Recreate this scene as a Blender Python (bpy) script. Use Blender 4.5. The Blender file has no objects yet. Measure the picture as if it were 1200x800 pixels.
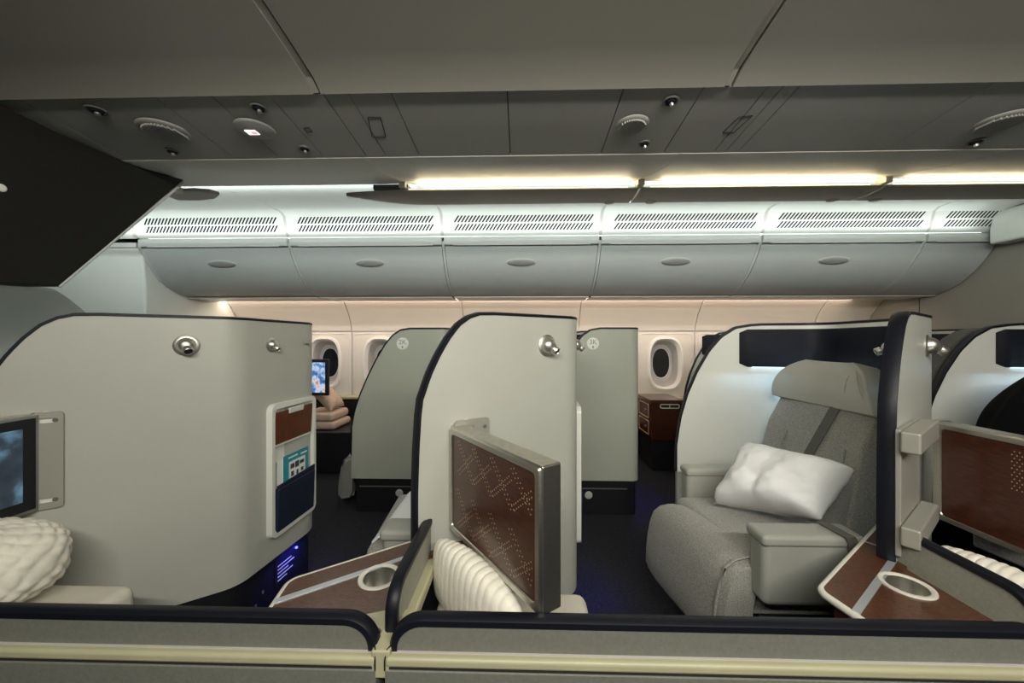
import bpy, bmesh, math, random
from mathutils import Vector, Matrix, noise

random.seed(4)
SC = bpy.context.scene
COL = SC.collection
R = math.radians

# ------------------------------------------------------------------ camera, world, exposure
CAM = Vector((0, 0, 1.25)); FPX = 433.3; YAW = R(1.5)
cd = bpy.data.cameras.new('camera'); cam = bpy.data.objects.new('camera', cd); COL.objects.link(cam)
cam.location = CAM; cam.rotation_euler = (R(90), 0, YAW)
cd.lens = 13.0; cd.sensor_width = 36.0; cd.sensor_fit = 'HORIZONTAL'; cd.clip_start = 0.02
SC.camera = cam
w = bpy.data.worlds.new('night_sky'); SC.world = w; w.use_nodes = True
w.node_tree.nodes['Background'].inputs[0].default_value = (0.01, 0.013, 0.02, 1)
w.node_tree.nodes['Background'].inputs[1].default_value = 0.3
SC.view_settings.view_transform = 'Standard'
try: SC.view_settings.look = 'None'
except Exception: pass
SC.view_settings.exposure = 1.0
SC.view_settings.gamma = 1.0
SC.view_settings.use_curve_mapping = False

COOL = (0.92, 1.0, 0.98); WARM = (1.0, 0.80, 0.48); PINK = (1.0, 0.80, 0.66); NEUT = (1.0, 0.97, 0.88)

def area(name, loc, rot, sx, sy, power, col, spread=None):
    l = bpy.data.lights.new(name, 'AREA'); l.shape = 'RECTANGLE'; l.size = sx; l.size_y = sy
    l.energy = power; l.color = col
    if spread: l.spread = R(spread)
    o = bpy.data.objects.new(name, l); COL.objects.link(o); o.location = loc; o.rotation_euler = rot
    return o
# LED lines of the cabin: they lie along the luggage bins and ceiling coves to starboard; the port lamp is an added fill
L_COVE = area('bin_cove_light', (0.1, 2.90, 2.12), (R(180 - 18), 0, 0), 6.8, 0.03, 2.3, COOL)
L_DOME = area('valance_aisle_light', (-0.3, 2.17, 2.10), (R(97), 0, 0), 7.4, 0.05, 12, COOL)
L_PORT = area('port_fill_light', (0.45, -0.64, 2.03), (R(74), 0, 0), 2.4, 0.08, 31, NEUT)  # unseen fill, placed and sized to brighten the near faces and the ceiling
L_SIDE = area('sidewall_wash_light', (0.1, 3.88, 1.70), (R(14), 0, 0), 6.6, 0.04, 13, PINK)

# ------------------------------------------------------------------ pixel -> world
FW = Vector((-math.sin(YAW), math.cos(YAW), 0)); RT = Vector((math.cos(YAW), math.sin(YAW), 0)); UP = Vector((0, 0, 1))
def ray(u, v): return FW + RT * ((u - 600) / FPX) + UP * (-(v - 400) / FPX)
def atY(u, v, Y): d = ray(u, v); return CAM + d * (Y / d.y)
def atZ(u, v, Z): d = ray(u, v); return CAM + d * ((Z - CAM.z) / d.z)
def atPlane(u, v, p, n):
    d = ray(u, v); return CAM + d * ((Vector(p) - CAM).dot(n) / d.dot(n))

# ------------------------------------------------------------------ materials
MATS = {}
def mat(name, col, rough=0.5, metal=0.0, spec=0.5, nscale=0, namt=0.0, bump=0.0, bscale=None, emit=None, estr=0, coat=0.0, col2=None, stretch=None, sheen=0.0):
    m = bpy.data.materials.new(name); m.use_nodes = True; nt = m.node_tree; b = nt.nodes['Principled BSDF']
    b.inputs['Base Color'].default_value = (*col, 1); b.inputs['Roughness'].default_value = rough
    b.inputs['Metallic'].default_value = metal; b.inputs['Specular IOR Level'].default_value = spec
    if coat: b.inputs['Coat Weight'].default_value = coat; b.inputs['Coat Roughness'].default_value = 0.12
    if sheen: b.inputs['Sheen Weight'].default_value = sheen
    if emit: b.inputs['Emission Color'].default_value = (*emit, 1); b.inputs['Emission Strength'].default_value = estr
    if nscale or bump:
        tc = nt.nodes.new('ShaderNodeTexCoord'); mp = nt.nodes.new('ShaderNodeMapping')
        nt.links.new(tc.outputs['Object'], mp.inputs[0])
        if stretch: mp.inputs['Scale'].default_value = stretch
        nz = nt.nodes.new('ShaderNodeTexNoise'); nz.inputs['Scale'].default_value = nscale or 50
        nz.inputs['Detail'].default_value = 5
        nt.links.new(mp.outputs[0], nz.inputs['Vector'])
        if namt or col2:
            cr = nt.nodes.new('ShaderNodeValToRGB')
            c2 = col2 if col2 else tuple(max(0, c * (1 - namt)) for c in col)
            cr.color_ramp.elements[0].color = (*c2, 1); cr.color_ramp.elements[1].color = (*col, 1)
            cr.color_ramp.elements[0].position = 0.35; cr.color_ramp.elements[1].position = 0.65
            nt.links.new(nz.outputs['Fac'], cr.inputs[0]); nt.links.new(cr.outputs[0], b.inputs['Base Color'])
        if bump:
            n2 = nz
            if bscale:
                n2 = nt.nodes.new('ShaderNodeTexNoise'); n2.inputs['Scale'].default_value = bscale; n2.inputs['Detail'].default_value = 3
                nt.links.new(mp.outputs[0], n2.inputs['Vector'])
            bp = nt.nodes.new('ShaderNodeBump'); bp.inputs['Strength'].default_value = bump; bp.inputs['Distance'].default_value = 0.004
            nt.links.new(n2.outputs['Fac'], bp.inputs['Height']); nt.links.new(bp.outputs[0], b.inputs['Normal'])
    MATS[name] = m; return m

mat('shell_paint', (0.47, 0.472, 0.415), 0.42, nscale=3, namt=0.05, bump=0.05, bscale=160)
mat('kshell_paint', (0.44, 0.46, 0.39), 0.42, nscale=3, namt=0.06, bump=0.05, bscale=160)
mat('cream', (0.45, 0.43, 0.275), 0.38, nscale=6, namt=0.08)
mat('lowpanel', (0.175, 0.178, 0.150), 0.6, nscale=120, namt=0.12, bump=0.15, bscale=260)
mat('divider_fabric', (0.34, 0.335, 0.28), 0.75, nscale=140, namt=0.12, bump=0.2, bscale=260)
mat('rubber', (0.006, 0.007, 0.012), 0.45, spec=0.3)
mat('black', (0.008, 0.008, 0.011), 0.5)
mat('navy_pad', (0.004, 0.005, 0.012), 0.6, spec=0.25, nscale=90, namt=0.2, bump=0.1)
mat('navy_pocket', (0.008, 0.014, 0.035), 0.6)
mat('carpet', (0.014, 0.014, 0.022), 0.95, nscale=70, col2=(0.003, 0.003, 0.007), bump=0.5, bscale=300)
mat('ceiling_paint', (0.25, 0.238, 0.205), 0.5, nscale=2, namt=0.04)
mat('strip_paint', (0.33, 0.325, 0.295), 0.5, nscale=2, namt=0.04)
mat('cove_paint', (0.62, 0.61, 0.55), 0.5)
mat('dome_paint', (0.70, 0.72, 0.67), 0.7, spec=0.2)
mat('blade_paint', (0.55, 0.52, 0.46), 0.5)
mat('shell_paint_lit', (0.74, 0.745, 0.68), 0.45, nscale=3, namt=0.04)  # whiter version of the shell paint, light on the inner face put into colour
mat('bin_latch', (0.27, 0.27, 0.26), 0.35)
mat('bin_paint', (0.46, 0.48, 0.47), 0.36, nscale=2, namt=0.03)
mat('lip_paint', (0.52, 0.54, 0.515), 0.36)
mat('side_paint', (0.76, 0.70, 0.63), 0.45, nscale=2, namt=0.03)
mat('bezel', (0.82, 0.79, 0.75), 0.38)
mat('reveal', (0.50, 0.47, 0.45), 0.4)
mat('glass_night', (0.012, 0.013, 0.018), 0.08, spec=0.8)
mat('seam', (0.02, 0.02, 0.02), 0.7)
mat('slot', (0.012, 0.012, 0.018), 0.9, spec=0.05)
mat('latch', (0.14, 0.14, 0.135), 0.3)
mat('monument', (0.74, 0.76, 0.71), 0.5, nscale=2, namt=0.05)
mat('aft_wall', (0.25, 0.235, 0.20), 0.6, nscale=3, namt=0.06)
mat('dark_bulkhead', (0.012, 0.0115, 0.009), 0.7, spec=0.2, nscale=40, namt=0.15)
mat('steel', (0.68, 0.66, 0.60), 0.40, metal=1.0, nscale=40, namt=0.1)
mat('alu', (0.60, 0.585, 0.53), 0.36, metal=1.0, nscale=60, namt=0.12, stretch=(1, 1, 8))
mat('bracket', (0.38, 0.37, 0.32), 0.45, metal=0.3)
mat('dark_hole', (0.01, 0.01, 0.01), 0.6)
mat('wood_dark', (0.080, 0.022, 0.010), 0.30, nscale=26, col2=(0.042, 0.010, 0.005), coat=0.3, stretch=(1, 1, 7))
mat('wood_table', (0.115, 0.042, 0.018), 0.30, nscale=30, col2=(0.055, 0.017, 0.007), coat=0.5, stretch=(3, 9, 3))
mat('wood_rack', (0.15, 0.045, 0.016), 0.35, nscale=20, col2=(0.09, 0.024, 0.009), coat=0.3, stretch=(8, 8, 1))
mat('inlay', (0.62, 0.45, 0.28), 0.45)
mat('white_plastic', (0.74, 0.74, 0.68), 0.32)
mat('edge_white', (0.70, 0.67, 0.58), 0.3)
mat('edge_metal', (0.62, 0.66, 0.68), 0.3, metal=0.6)
mat('fabric_grey', (0.40, 0.39, 0.345), 0.9, nscale=230, col2=(0.22, 0.215, 0.195), bump=0.7, bscale=330, sheen=0.2)
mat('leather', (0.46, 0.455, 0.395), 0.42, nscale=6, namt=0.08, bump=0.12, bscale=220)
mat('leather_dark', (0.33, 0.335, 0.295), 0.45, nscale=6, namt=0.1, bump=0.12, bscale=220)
mat('belt', (0.12, 0.115, 0.10), 0.6, nscale=200, namt=0.3)
mat('linen', (0.90, 0.905, 0.90), 0.85, bump=0.15, bscale=60, nscale=30)
mat('quilt', (0.80, 0.76, 0.65), 0.9, bump=0.6, bscale=26, nscale=30)
mat('ottoman_cream', (0.62, 0.585, 0.49), 0.6, nscale=20, namt=0.05)
mat('pinkish', (0.66, 0.49, 0.39), 0.9, nscale=30, namt=0.1, bump=0.4, bscale=60)
mat('teal', (0.03, 0.30, 0.35), 0.35)
mat('paper', (0.82, 0.84, 0.82), 0.5)
mat('ink', (0.05, 0.05, 0.06), 0.6)
mat('plate_white', (0.80, 0.82, 0.76), 0.35)
mat('plate_ink', (0.25, 0.26, 0.24), 0.5)
mat('cloth_black', (0.004, 0.004, 0.005), 0.95, spec=0.1)
mat('grey_band', (0.10, 0.095, 0.085), 0.85, nscale=150, namt=0.3, bump=0.3)
mat('led_cool', (1, 1, 1), emit=(0.90, 0.97, 1.0), estr=1.5)
mat('led_warm', (1, 1, 1), emit=(1.0, 0.84, 0.55), estr=1.1)
mat('led_blue', (0.02, 0.02, 0.2), emit=(0.05, 0.06, 1.0), estr=5)
mat('led_ice', (0.6, 0.8, 1), emit=(0.45, 0.72, 1.0), estr=1.2)
mat('led_red', (1, 0.1, 0.1), emit=(1.0, 0.10, 0.10), estr=2)
mat('led_white', (1, 1, 1), emit=(1.0, 0.95, 0.95), estr=0.5)

def screen_mat(name, stops, scale, strength):
    m = bpy.data.materials.new(name); m.use_nodes = True; nt = m.node_tree; b = nt.nodes['Principled BSDF']
    b.inputs['Base Color'].default_value = (0.01, 0.01, 0.012, 1); b.inputs['Roughness'].default_value = 0.15
    tc = nt.nodes.new('ShaderNodeTexCoord'); nz = nt.nodes.new('ShaderNodeTexNoise'); nz.inputs['Scale'].default_value = scale
    nz.inputs['Detail'].default_value = 6; nt.links.new(tc.outputs['Object'], nz.inputs['Vector'])
    cr = nt.nodes.new('ShaderNodeValToRGB'); e = cr.color_ramp.elements
    e[0].position, e[0].color = stops[0][0], (*stops[0][1], 1); e[1].position, e[1].color = stops[1][0], (*stops[1][1], 1)
    for p, c in stops[2:]:
        x = e.new(p); x.color = (*c, 1)
    nt.links.new(nz.outputs['Fac'], cr.inputs[0]); nt.links.new(cr.outputs[0], b.inputs['Emission Color'])
    b.inputs['Emission Strength'].default_value = strength; MATS[name] = m
screen_mat('screen_dim', [(0.3, (0.008, 0.010, 0.014)), (0.48, (0.03, 0.045, 0.06)), (0.58, (0.10, 0.20, 0.28)), (0.66, (0.30, 0.14, 0.08)), (0.74, (0.05, 0.03, 0.03))], 9, 0.5)
screen_mat('screen_bright', [(0.30, (0.02, 0.05, 0.12)), (0.45, (0.08, 0.25, 0.6)), (0.55, (0.65, 0.75, 0.9)), (0.64, (0.8, 0.3, 0.08)), (0.75, (0.05, 0.03, 0.03))], 14, 0.45)

# ------------------------------------------------------------------ mesh helpers
class MB:
    def __init__(s): s.v = []; s.f = []
    def add(s, vs, fs):
        n = len(s.v); s.v += [tuple(x) for x in vs]; s.f += [tuple(i + n for i in f) for f in fs]; return s
    def box(s, x0, x1, y0, y1, z0, z1):
        return s.add([(x0,y0,z0),(x1,y0,z0),(x1,y1,z0),(x0,y1,z0),(x0,y0,z1),(x1,y0,z1),(x1,y1,z1),(x0,y1,z1)],
                     [(0,3,2,1),(4,5,6,7),(0,1,5,4),(1,2,6,5),(2,3,7,6),(3,0,4,7)])
    def loft(s, loops, cap0=True, cap1=True, closed=True):
        n = len(loops[0]); vs = [p for l in loops for p in l]; fs = []
        for i in range(len(loops) - 1):
            for j in range(n if closed else n - 1):
                k = (j + 1) % n; fs.append((i*n+j, i*n+k, (i+1)*n+k, (i+1)*n+j))
        if cap0: fs.append(tuple(reversed(range(n))))
        if cap1: fs.append(tuple((len(loops)-1)*n + j for j in range(n)))
        return s.add(vs, fs)
    def prism(s, poly, o, ex, ey, en, depth):
        o = Vector(o); ex = Vector(ex); ey = Vector(ey); en = Vector(en)
        a = [o + ex*p[0] + ey*p[1] for p in poly]; b = [p + en*depth for p in a]
        return s.loft([a, b])
    def tube(s, path, r, n=8):
        path = [Vector(p) for p in path]; loops = []; up = Vector((0, 0, 1))
        for i, p in enumerate(path):
            t = (path[min(i+1, len(path)-1)] - path[max(i-1, 0)]).normalized()
            a = t.cross(up if abs(t.z) < 0.95 else Vector((1, 0, 0))).normalized(); b = a.cross(t)
            rr = r[i] if isinstance(r, (list, tuple)) else r
            loops.append([p + (a*math.cos(2*math.pi*k/n) + b*math.sin(2*math.pi*k/n))*rr for k in range(n)])
        return s.loft(loops)
    def ribbon(s, path, wdir, w, t):       # flat band along path, wdir = list or vector of width directions, t thickness along normal
        path = [Vector(p) for p in path]; loops = []
        for i, p in enumerate(path):
            tg = (path[min(i+1, len(path)-1)] - path[max(i-1, 0)]).normalized()
            wd = Vector(wdir[i] if isinstance(wdir, list) else wdir).normalized(); nn = tg.cross(wd).normalized()
            loops.append([p - wd*w/2 - nn*t/2, p + wd*w/2 - nn*t/2, p + wd*w/2 + nn*t/2, p - wd*w/2 + nn*t/2])
        return s.loft(loops)
    def lathe(s, o, axis, prof, n=24):     # prof: (distance along axis, radius)
        o = Vector(o); ax = Vector(axis).normalized()
        a = ax.cross(Vector((0, 0, 1)) if abs(ax.z) < 0.95 else Vector((1, 0, 0))).normalized(); b = ax.cross(a)
        return s.loft([[o + ax*h + (a*math.cos(2*math.pi*k/n) + b*math.sin(2*math.pi*k/n))*r for k in range(n)] for h, r in prof])
    def mesh(s, name, origin=(0, 0, 0)):
        me = bpy.data.meshes.new(name); o = Vector(origin)
        me.from_pydata([tuple(Vector(p) - o) for p in s.v], [], s.f); me.update()
        bm = bmesh.new(); bm.from_mesh(me); bmesh.ops.recalc_face_normals(bm, faces=bm.faces[:]); bm.to_mesh(me); bm.free()
        return me
    def build(s, name, m, parent=None, origin=(0, 0, 0), smooth=None, bevel=0, seg=2, sub=0):
        return link(s.mesh(name, origin), name, m, parent, smooth, bevel, seg, sub)

def link(me, name, m, parent=None, smooth=None, bevel=0, seg=2, sub=0):
    me.materials.append(MATS[m]); o = bpy.data.objects.new(name, me); COL.objects.link(o)
    if smooth is not None or bevel or sub:
        for p in me.polygons: p.use_smooth = True
        me.set_sharp_from_angle(angle=R(smooth if smooth else 35))
    if bevel:
        b = o.modifiers.new('bevel', 'BEVEL'); b.width = bevel; b.segments = seg; b.limit_method = 'ANGLE'; b.angle_limit = R(40); b.harden_normals = True
    if sub:
        b = o.modifiers.new('subdivision', 'SUBSURF'); b.levels = sub; b.render_levels = sub
    if parent: o.parent = parent
    return o
def tag(o, label=None, cat=None, group=None, kind=None):
    if label: o['label'] = label
    if cat: o['category'] = cat
    if group: o['group'] = group
    if kind: o['kind'] = kind
    return o
def thing(name, loc, label, cat, group=None, rz=0):
    o = bpy.data.objects.new(name, None); COL.objects.link(o); o.location = loc; o.rotation_euler = (0, 0, rz)
    o.empty_display_size = 0.1
    return tag(o, label, cat, group)
def copy_tree(o, parent=None):
    c = o.copy(); COL.objects.link(c); c.parent = parent
    for ch in list(o.children): copy_tree(ch, c)
    return c
def dup(o, offset, label=None, group=None):
    c = copy_tree(o); c.location = o.location + Vector(offset)
    if label: c['label'] = label
    if group: c['group'] = group
    return c
def fillet(pts, radii, n=8):
    out = [Vector(pts[0])]
    for i in range(1, len(pts) - 1):
        p = Vector(pts[i]); a = (Vector(pts[i-1]) - p).normalized(); b = (Vector(pts[i+1]) - p).normalized()
        r = radii[i-1]; ang = a.angle(b); d = r / math.tan(ang / 2)
        c = p + (a + b).normalized() * (r / math.sin(ang / 2)); s0 = p + a*d - c; s1 = p + b*d - c
        th = s0.angle(s1)
        for k in range(n + 1):
            t = k / n; out.append(c + (s0*math.sin((1-t)*th) + s1*math.sin(t*th)) / math.sin(th))
    out.append(Vector(pts[-1])); return out
def resample(pts, step):
    out = [pts[0]]
    for a, b in zip(pts[:-1], pts[1:]):
        n = max(1, int((b - a).length / step + 0.5))
        for k in range(1, n + 1): out.append(a.lerp(b, k / n))
    return out
def rrect(w, h, r, n=5, cx=0, cy=0):
    o = []
    for sx, sy, a0 in ((1, 1, 0), (-1, 1, 90), (-1, -1, 180), (1, -1, 270)):
        for k in range(n + 1):
            a = R(a0 + 90*k/n); o.append((cx + sx*(w/2 - r) + r*math.cos(a), cy + sy*(h/2 - r) + r*math.sin(a)))
    return o
def interp(x, tab):
    if x <= tab[0][0]: return tab[0][1]
    for (a, b), (c, d) in zip(tab[:-1], tab[1:]):
        if x <= c: return b + (d - b) * (x - a) / (c - a)
    return tab[-1][1]
def fill_holes(outer, holes):              # planar sheet with holes in 2D -> (verts, faces)
    bm = bmesh.new(); es = []
    for lp in [outer] + holes:
        vs = [bm.verts.new((p[0], p[1], 0)) for p in lp]
        for i in range(len(vs)): es.append(bm.edges.new((vs[i], vs[(i+1) % len(vs)])))
    bmesh.ops.triangle_fill(bm, use_beauty=True, use_dissolve=False, edges=es)
    bm.verts.index_update(); v = [(x.co.x, x.co.y) for x in bm.verts]; f = [tuple(y.index for y in x.verts) for x in bm.faces]
    bm.free(); return v, f
def text_mesh(txt, size, name):
    cu = bpy.data.curves.new(name, 'FONT'); cu.body = txt; cu.size = size; cu.align_x = 'CENTER'; cu.align_y = 'CENTER'; cu.extrude = 0.0004
    o = bpy.data.objects.new(name, cu); COL.objects.link(o); bpy.context.view_layer.update()
    me = bpy.data.meshes.new_from_object(o.evaluated_get(bpy.context.evaluated_depsgraph_get()))
    bpy.data.objects.remove(o); me.name = name; return me

PITCH = 1.38                               # suite pitch
X0, X1 = -3.74, 3.74
SEAMS = [-3.18, -1.91, -0.64, 0.63, 1.90, 3.17, X1]

# ------------------------------------------------------------------ the cabin
def struct(name, mb, m, label, cat, **k): return tag(mb.build(name, m, **k), label, cat, kind='structure')
struct('floor', MB().box(-4.6, 4.2, -1.8, 4.35, -0.05, 0), 'carpet', 'near-black speckled cabin carpet in the aisles', 'floor')

def sheet(profile, x0, x1, th):            # profile (y,z) list extruded along x with thickness upwards
    pr = [Vector((0, y, z)) for y, z in profile]; nn = []
    for i in range(len(pr)):
        t = (pr[min(i+1, len(pr)-1)] - pr[max(i-1, 0)]).normalized(); nn.append(Vector((0, -t.z, t.y)))
    lo = pr + [p + n*th for p, n in reversed(list(zip(pr, nn)))]
    return MB().loft([[p + Vector((x0, 0, 0)) for p in lo], [p + Vector((x1, 0, 0)) for p in lo]])

ceiling = struct('ceiling', MB().box(-4.6, 4.2, -1.8, 4.35, 2.42, 2.46), 'seam', 'ceiling shell above the cabin panels', 'ceiling')
CEN = [(-0.55, 2.075), (0.2, 2.10), (0.7, 2.092), (0.89, 2.077), (1.02, 2.058), (1.10, 2.044), (1.142, 2.024)]
G = 0.013
for a, b in zip(SEAMS[:-2], SEAMS[1:-1]):
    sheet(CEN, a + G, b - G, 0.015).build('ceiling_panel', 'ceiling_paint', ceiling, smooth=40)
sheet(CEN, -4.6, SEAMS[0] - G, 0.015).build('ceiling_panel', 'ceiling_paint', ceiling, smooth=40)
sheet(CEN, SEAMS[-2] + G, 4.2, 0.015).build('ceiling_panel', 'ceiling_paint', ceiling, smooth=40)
for s in SEAMS[:-1]:
    sheet([(y, z + 0.004) for y, z in CEN], s - 0.03, s + 0.006, 0.01).build('joint_cover', 'aft_wall', ceiling)
STRIP = [(1.150, 2.030), (1.30, 2.013), (1.477, 1.996)]
brk = [-4.6, -2.4, -1.97, -1.62, -1.17, -0.985, -0.80, -0.625, -0.545, -0.41, -0.045, 0.315, 0.56, 0.755, 0.80, 0.85, 1.42, 2.05, 2.6, 4.2]
for a, b in zip(brk[:-1], brk[1:]):
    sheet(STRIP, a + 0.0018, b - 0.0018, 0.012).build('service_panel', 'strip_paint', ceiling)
MB().box(-4.6, 4.2, 1.10, 1.52, 2.052, 2.06).build('panel_backing', 'seam', ceiling)
def strip_z(y): return interp(y, STRIP)
def strip_pt(u, v):
    z = 2.01
    for _ in range(6): p = atZ(u, v, z); z = strip_z(p.y)
    return Vector((p.x, p.y, z))
for pts in ([(431,137),(446,137),(452,160),(436,160)], [(866,137),(882,135),(860,155),(847,155)], [(356,150),(362,149),(366,154),(360,155)]):
    P = [strip_pt(u, v) + Vector((0, 0, -0.0006)) for u, v in pts]
    MB().tube(P + [P[0]], 0.0012, 4).build('access_cover', 'slot', ceiling)

COVE = [(1.483, 1.994), (1.56, 2.003), (1.66, 2.024), (1.78, 2.055), (1.90, 2.088), (2.0, 2.112)]
cs = [-4.6] + SEAMS[1:-1] + [4.2]
for a, b in zip(cs[:-1], cs[1:]):
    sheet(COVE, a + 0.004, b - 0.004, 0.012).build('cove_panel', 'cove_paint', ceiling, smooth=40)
for s in SEAMS[1:-1]:
    sheet([(y, z + 0.002) for y, z in COVE], s - 0.007, s + 0.007, 0.004).build('cove_joint', 'steel', ceiling, smooth=40)
    MB().box(s - 0.018, s + 0.018, 1.96, 2.02, 2.075, 2.108).build('cove_clip', 'edge_white', ceiling, bevel=0.003)
DOME = [(2.012, 2.118), (2.12, 2.165), (2.25, 2.205), (2.40, 2.238), (2.55, 2.262), (2.68, 2.275), (2.80, 2.272)]
for a, b in zip(SEAMS[:-1], SEAMS[1:]):
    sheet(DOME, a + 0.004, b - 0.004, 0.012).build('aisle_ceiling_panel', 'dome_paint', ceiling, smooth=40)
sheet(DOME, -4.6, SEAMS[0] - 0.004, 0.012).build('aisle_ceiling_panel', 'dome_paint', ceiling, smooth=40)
for s in SEAMS[:-1]:
    sheet([(y, z + 0.004) for y, z in DOME], s - 0.02, s + 0.02, 0.006).build('aisle_ceiling_joint', 'reveal', ceiling, smooth=40)
# ceiling above the port aisle, behind the camera
PORTC = [(-1.25, 2.0), (-0.95, 2.22), (-0.75, 2.27), (-0.60, 2.16), (-0.555, 2.08)]
sheet(PORTC, -4.6, 4.2, 0.012).build('aisle_ceiling_panel', 'dome_paint', ceiling, smooth=40)

# walls
WALLP = [(3.72, 1.80), (3.86, 1.74), (3.97, 1.64), (4.06, 1.53), (4.11, 1.42), (4.12, 1.37)]
wall_s = struct('wall_starboard', MB().box(-4.6, 4.2, 4.29, 4.35, 0, 2.42), 'side_paint', 'cream cabin sidewall with oval windows behind the suites', 'wall')
def ring2(w, h, p, n=32):
    o = []
    for k in range(n):
        a = 2*math.pi*k/n; c, s_ = math.cos(a), math.sin(a)
        o.append((w/2*math.copysign(abs(c)**(2/p), c), h/2*math.copysign(abs(s_)**(2/p), s_)))
    return o
WIN_Z = 1.005
wins = []
for a, b in zip(SEAMS[:-1], SEAMS[1:]):
    if b - a < 1.0:
        MB().box(a + 0.004, b - 0.004, 4.115, 4.14, 0.64, 1.365).build('sidewall_panel', 'side_paint', wall_s)
    else:
        c = (a + b) / 2; cx = [c - 0.3175, c + 0.3175]; wins += cx
        outer = [(a + 0.006, 0.64), (b - 0.006, 0.64), (b - 0.006, 1.366), (a + 0.006, 1.366)]
        v, f = fill_holes(outer, [[(x + p[0], WIN_Z + p[1]) for p in ring2(0.36, 0.56, 3.2)] for x in cx])
        mb = MB(); mb.add([(x, 4.12, z) for x, z in v], f); o = mb.build('sidewall_panel', 'side_paint', wall_s)
        for x in cx:
            q = rrect(0.58, 0.60 + 0.08, 0.05, 5, x, WIN_Z - 0.01)
            MB().tube([(px, 4.119, pz) for px, pz in q + [q[0]]], 0.0035, 5).build('panel_moulding', 'side_paint', wall_s)
    sheet(list(reversed(WALLP)), a + 0.006, b - 0.006, 0.01).build('upper_sidewall_panel', 'side_paint', wall_s, smooth=40)
    MB().box(a - 0.03, a + 0.03, 4.135, 4.15, 0.64, 1.40).build('panel_joint', 'bezel', wall_s)
    sheet([(y + 0.012, z) for y, z in reversed(WALLP)], a - 0.03, a + 0.03, 0.004).build('panel_joint', 'bezel', wall_s)
MB().box(-3.2, X1, 4.02, 4.28, 0.612, 0.645).build('window_ledge', 'cream', wall_s, bevel=0.012)
MB().box(-3.2, -1.35, 4.06, 4.28, 0.0, 0.611).build('dado_panel', 'black', wall_s)
MB().box(-1.35, X1, 4.09, 4.28, 0.36, 0.611).build('dado_panel', 'side_paint', wall_s)
MB().box(-1.35, X1, 4.10, 4.28, 0.0, 0.36).build('dado_panel', 'black', wall_s)
wproto = None
for i, x in enumerate(wins):
    if wproto is None:
        wr = thing('window_1', (x, 4.12, WIN_Z), 'oval cabin window with white bezel and dark night pane', 'window', 'oval cabin windows'); wr['kind'] = 'structure'
        def rg(w_, h_, y, p=3.0): return [Vector((q[0], y, q[1])) for q in ring2(w_, h_, p)]
        MB().loft([rg(0.392, 0.60, -0.001), rg(0.385, 0.594, -0.016), rg(0.345, 0.55, -0.02), rg(0.315, 0.52, 0.0), rg(0.30, 0.50, 0.03)], False, False).build('bezel', 'bezel', wr, smooth=60)
        MB().loft([rg(0.30, 0.50, 0.03), rg(0.285, 0.48, 0.05, 2.8), rg(0.245, 0.42, 0.125, 2.5)], False, False).build('reveal', 'reveal', wr, smooth=60)
        MB().loft([rg(0.245, 0.42, 0.125, 2.5), rg(0.19, 0.33, 0.135, 2.2)], False, False).build('inner_frame', 'reveal', wr, smooth=60)
        MB().loft([rg(0.205, 0.345, 0.128, 2.2), rg(0.20, 0.34, 0.122, 2.2), rg(0.19, 0.33, 0.126, 2.2)], False, False).build('pane_rim', 'bezel', wr, smooth=60)
        MB().loft([rg(0.19, 0.33, 0.132, 2.2), rg(0.19, 0.33, 0.14, 2.2)]).build('pane', 'glass_night', wr)
        MB().box(-0.03, 0.03, 0.012, 0.03, -0.243, -0.235).build('shade_handle', 'bezel', wr, bevel=0.003)
        wproto = wr
    else:
        c = copy_tree(wproto); c.location.x = x; c.name = 'window_%d' % (i + 1)
struct('wall_port', MB().box(-4.6, 4.2, -1.86, -1.8, 0, 2.42), 'side_paint', 'cream cabin sidewall on the port side', 'wall')
struct('wall_forward', MB().box(-4.66, -4.6, -1.86, 4.35, 0, 2.42), 'monument', 'pale forward cabin bulkhead', 'wall')
wa = struct('wall_aft', MB().box(X1, X1 + 0.06, 2.74, 4.35, 0, 2.30), 'aft_wall', 'grey aft closet wall at the end of the luggage bins', 'wall')
MB().box(X1 - 0.002, X1 + 0.003, 3.575, 3.58, 0.0, 1.66).build('panel_seam', 'seam', wa)
MB().box(X1 - 0.004, X1 + 0.005, 2.735, 2.75, 0.0, 2.05).build('edge_seam', 'black', wa)
struct('trim_1', MB().box(4.14, 4.2, -1.86, 2.74, 0, 2.42), 'aft_wall', 'dark aft end of the aisle beyond the closet', 'wall')

# closet beside the forward bins: profile cut to the bins' curve
mon = thing('closet', (-3.6, 3.6, 0), 'tall pale grey closet beside the forward end of the luggage bins', 'closet')
pr = [(3.06, 0), (3.06, 1.70), (3.04, 1.98), (3.00, 2.02), (3.00, 2.075), (4.28, 2.075), (4.28, 0)]
MB().loft([[(-4.58, y, z) for y, z in pr], [(-3.20, y, z) for y, z in pr]]).build('body', 'monument', mon, (-3.6, 3.6, 0), bevel=0.02, seg=3)
MB().box(-4.58, -3.20, 2.985, 3.0, 2.03, 2.072).build('top_rail', 'lip_paint', mon, (-3.6, 3.6, 0), bevel=0.006)
MB().tube([(-3.195, 3.05, 1.99), (-3.195, 3.08, 1.94), (-3.195, 3.13, 1.86), (-3.195, 3.19, 1.79)], 0.014, 8).build('edge_moulding', 'lip_paint', mon, (-3.6, 3.6, 0), smooth=60)

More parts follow.
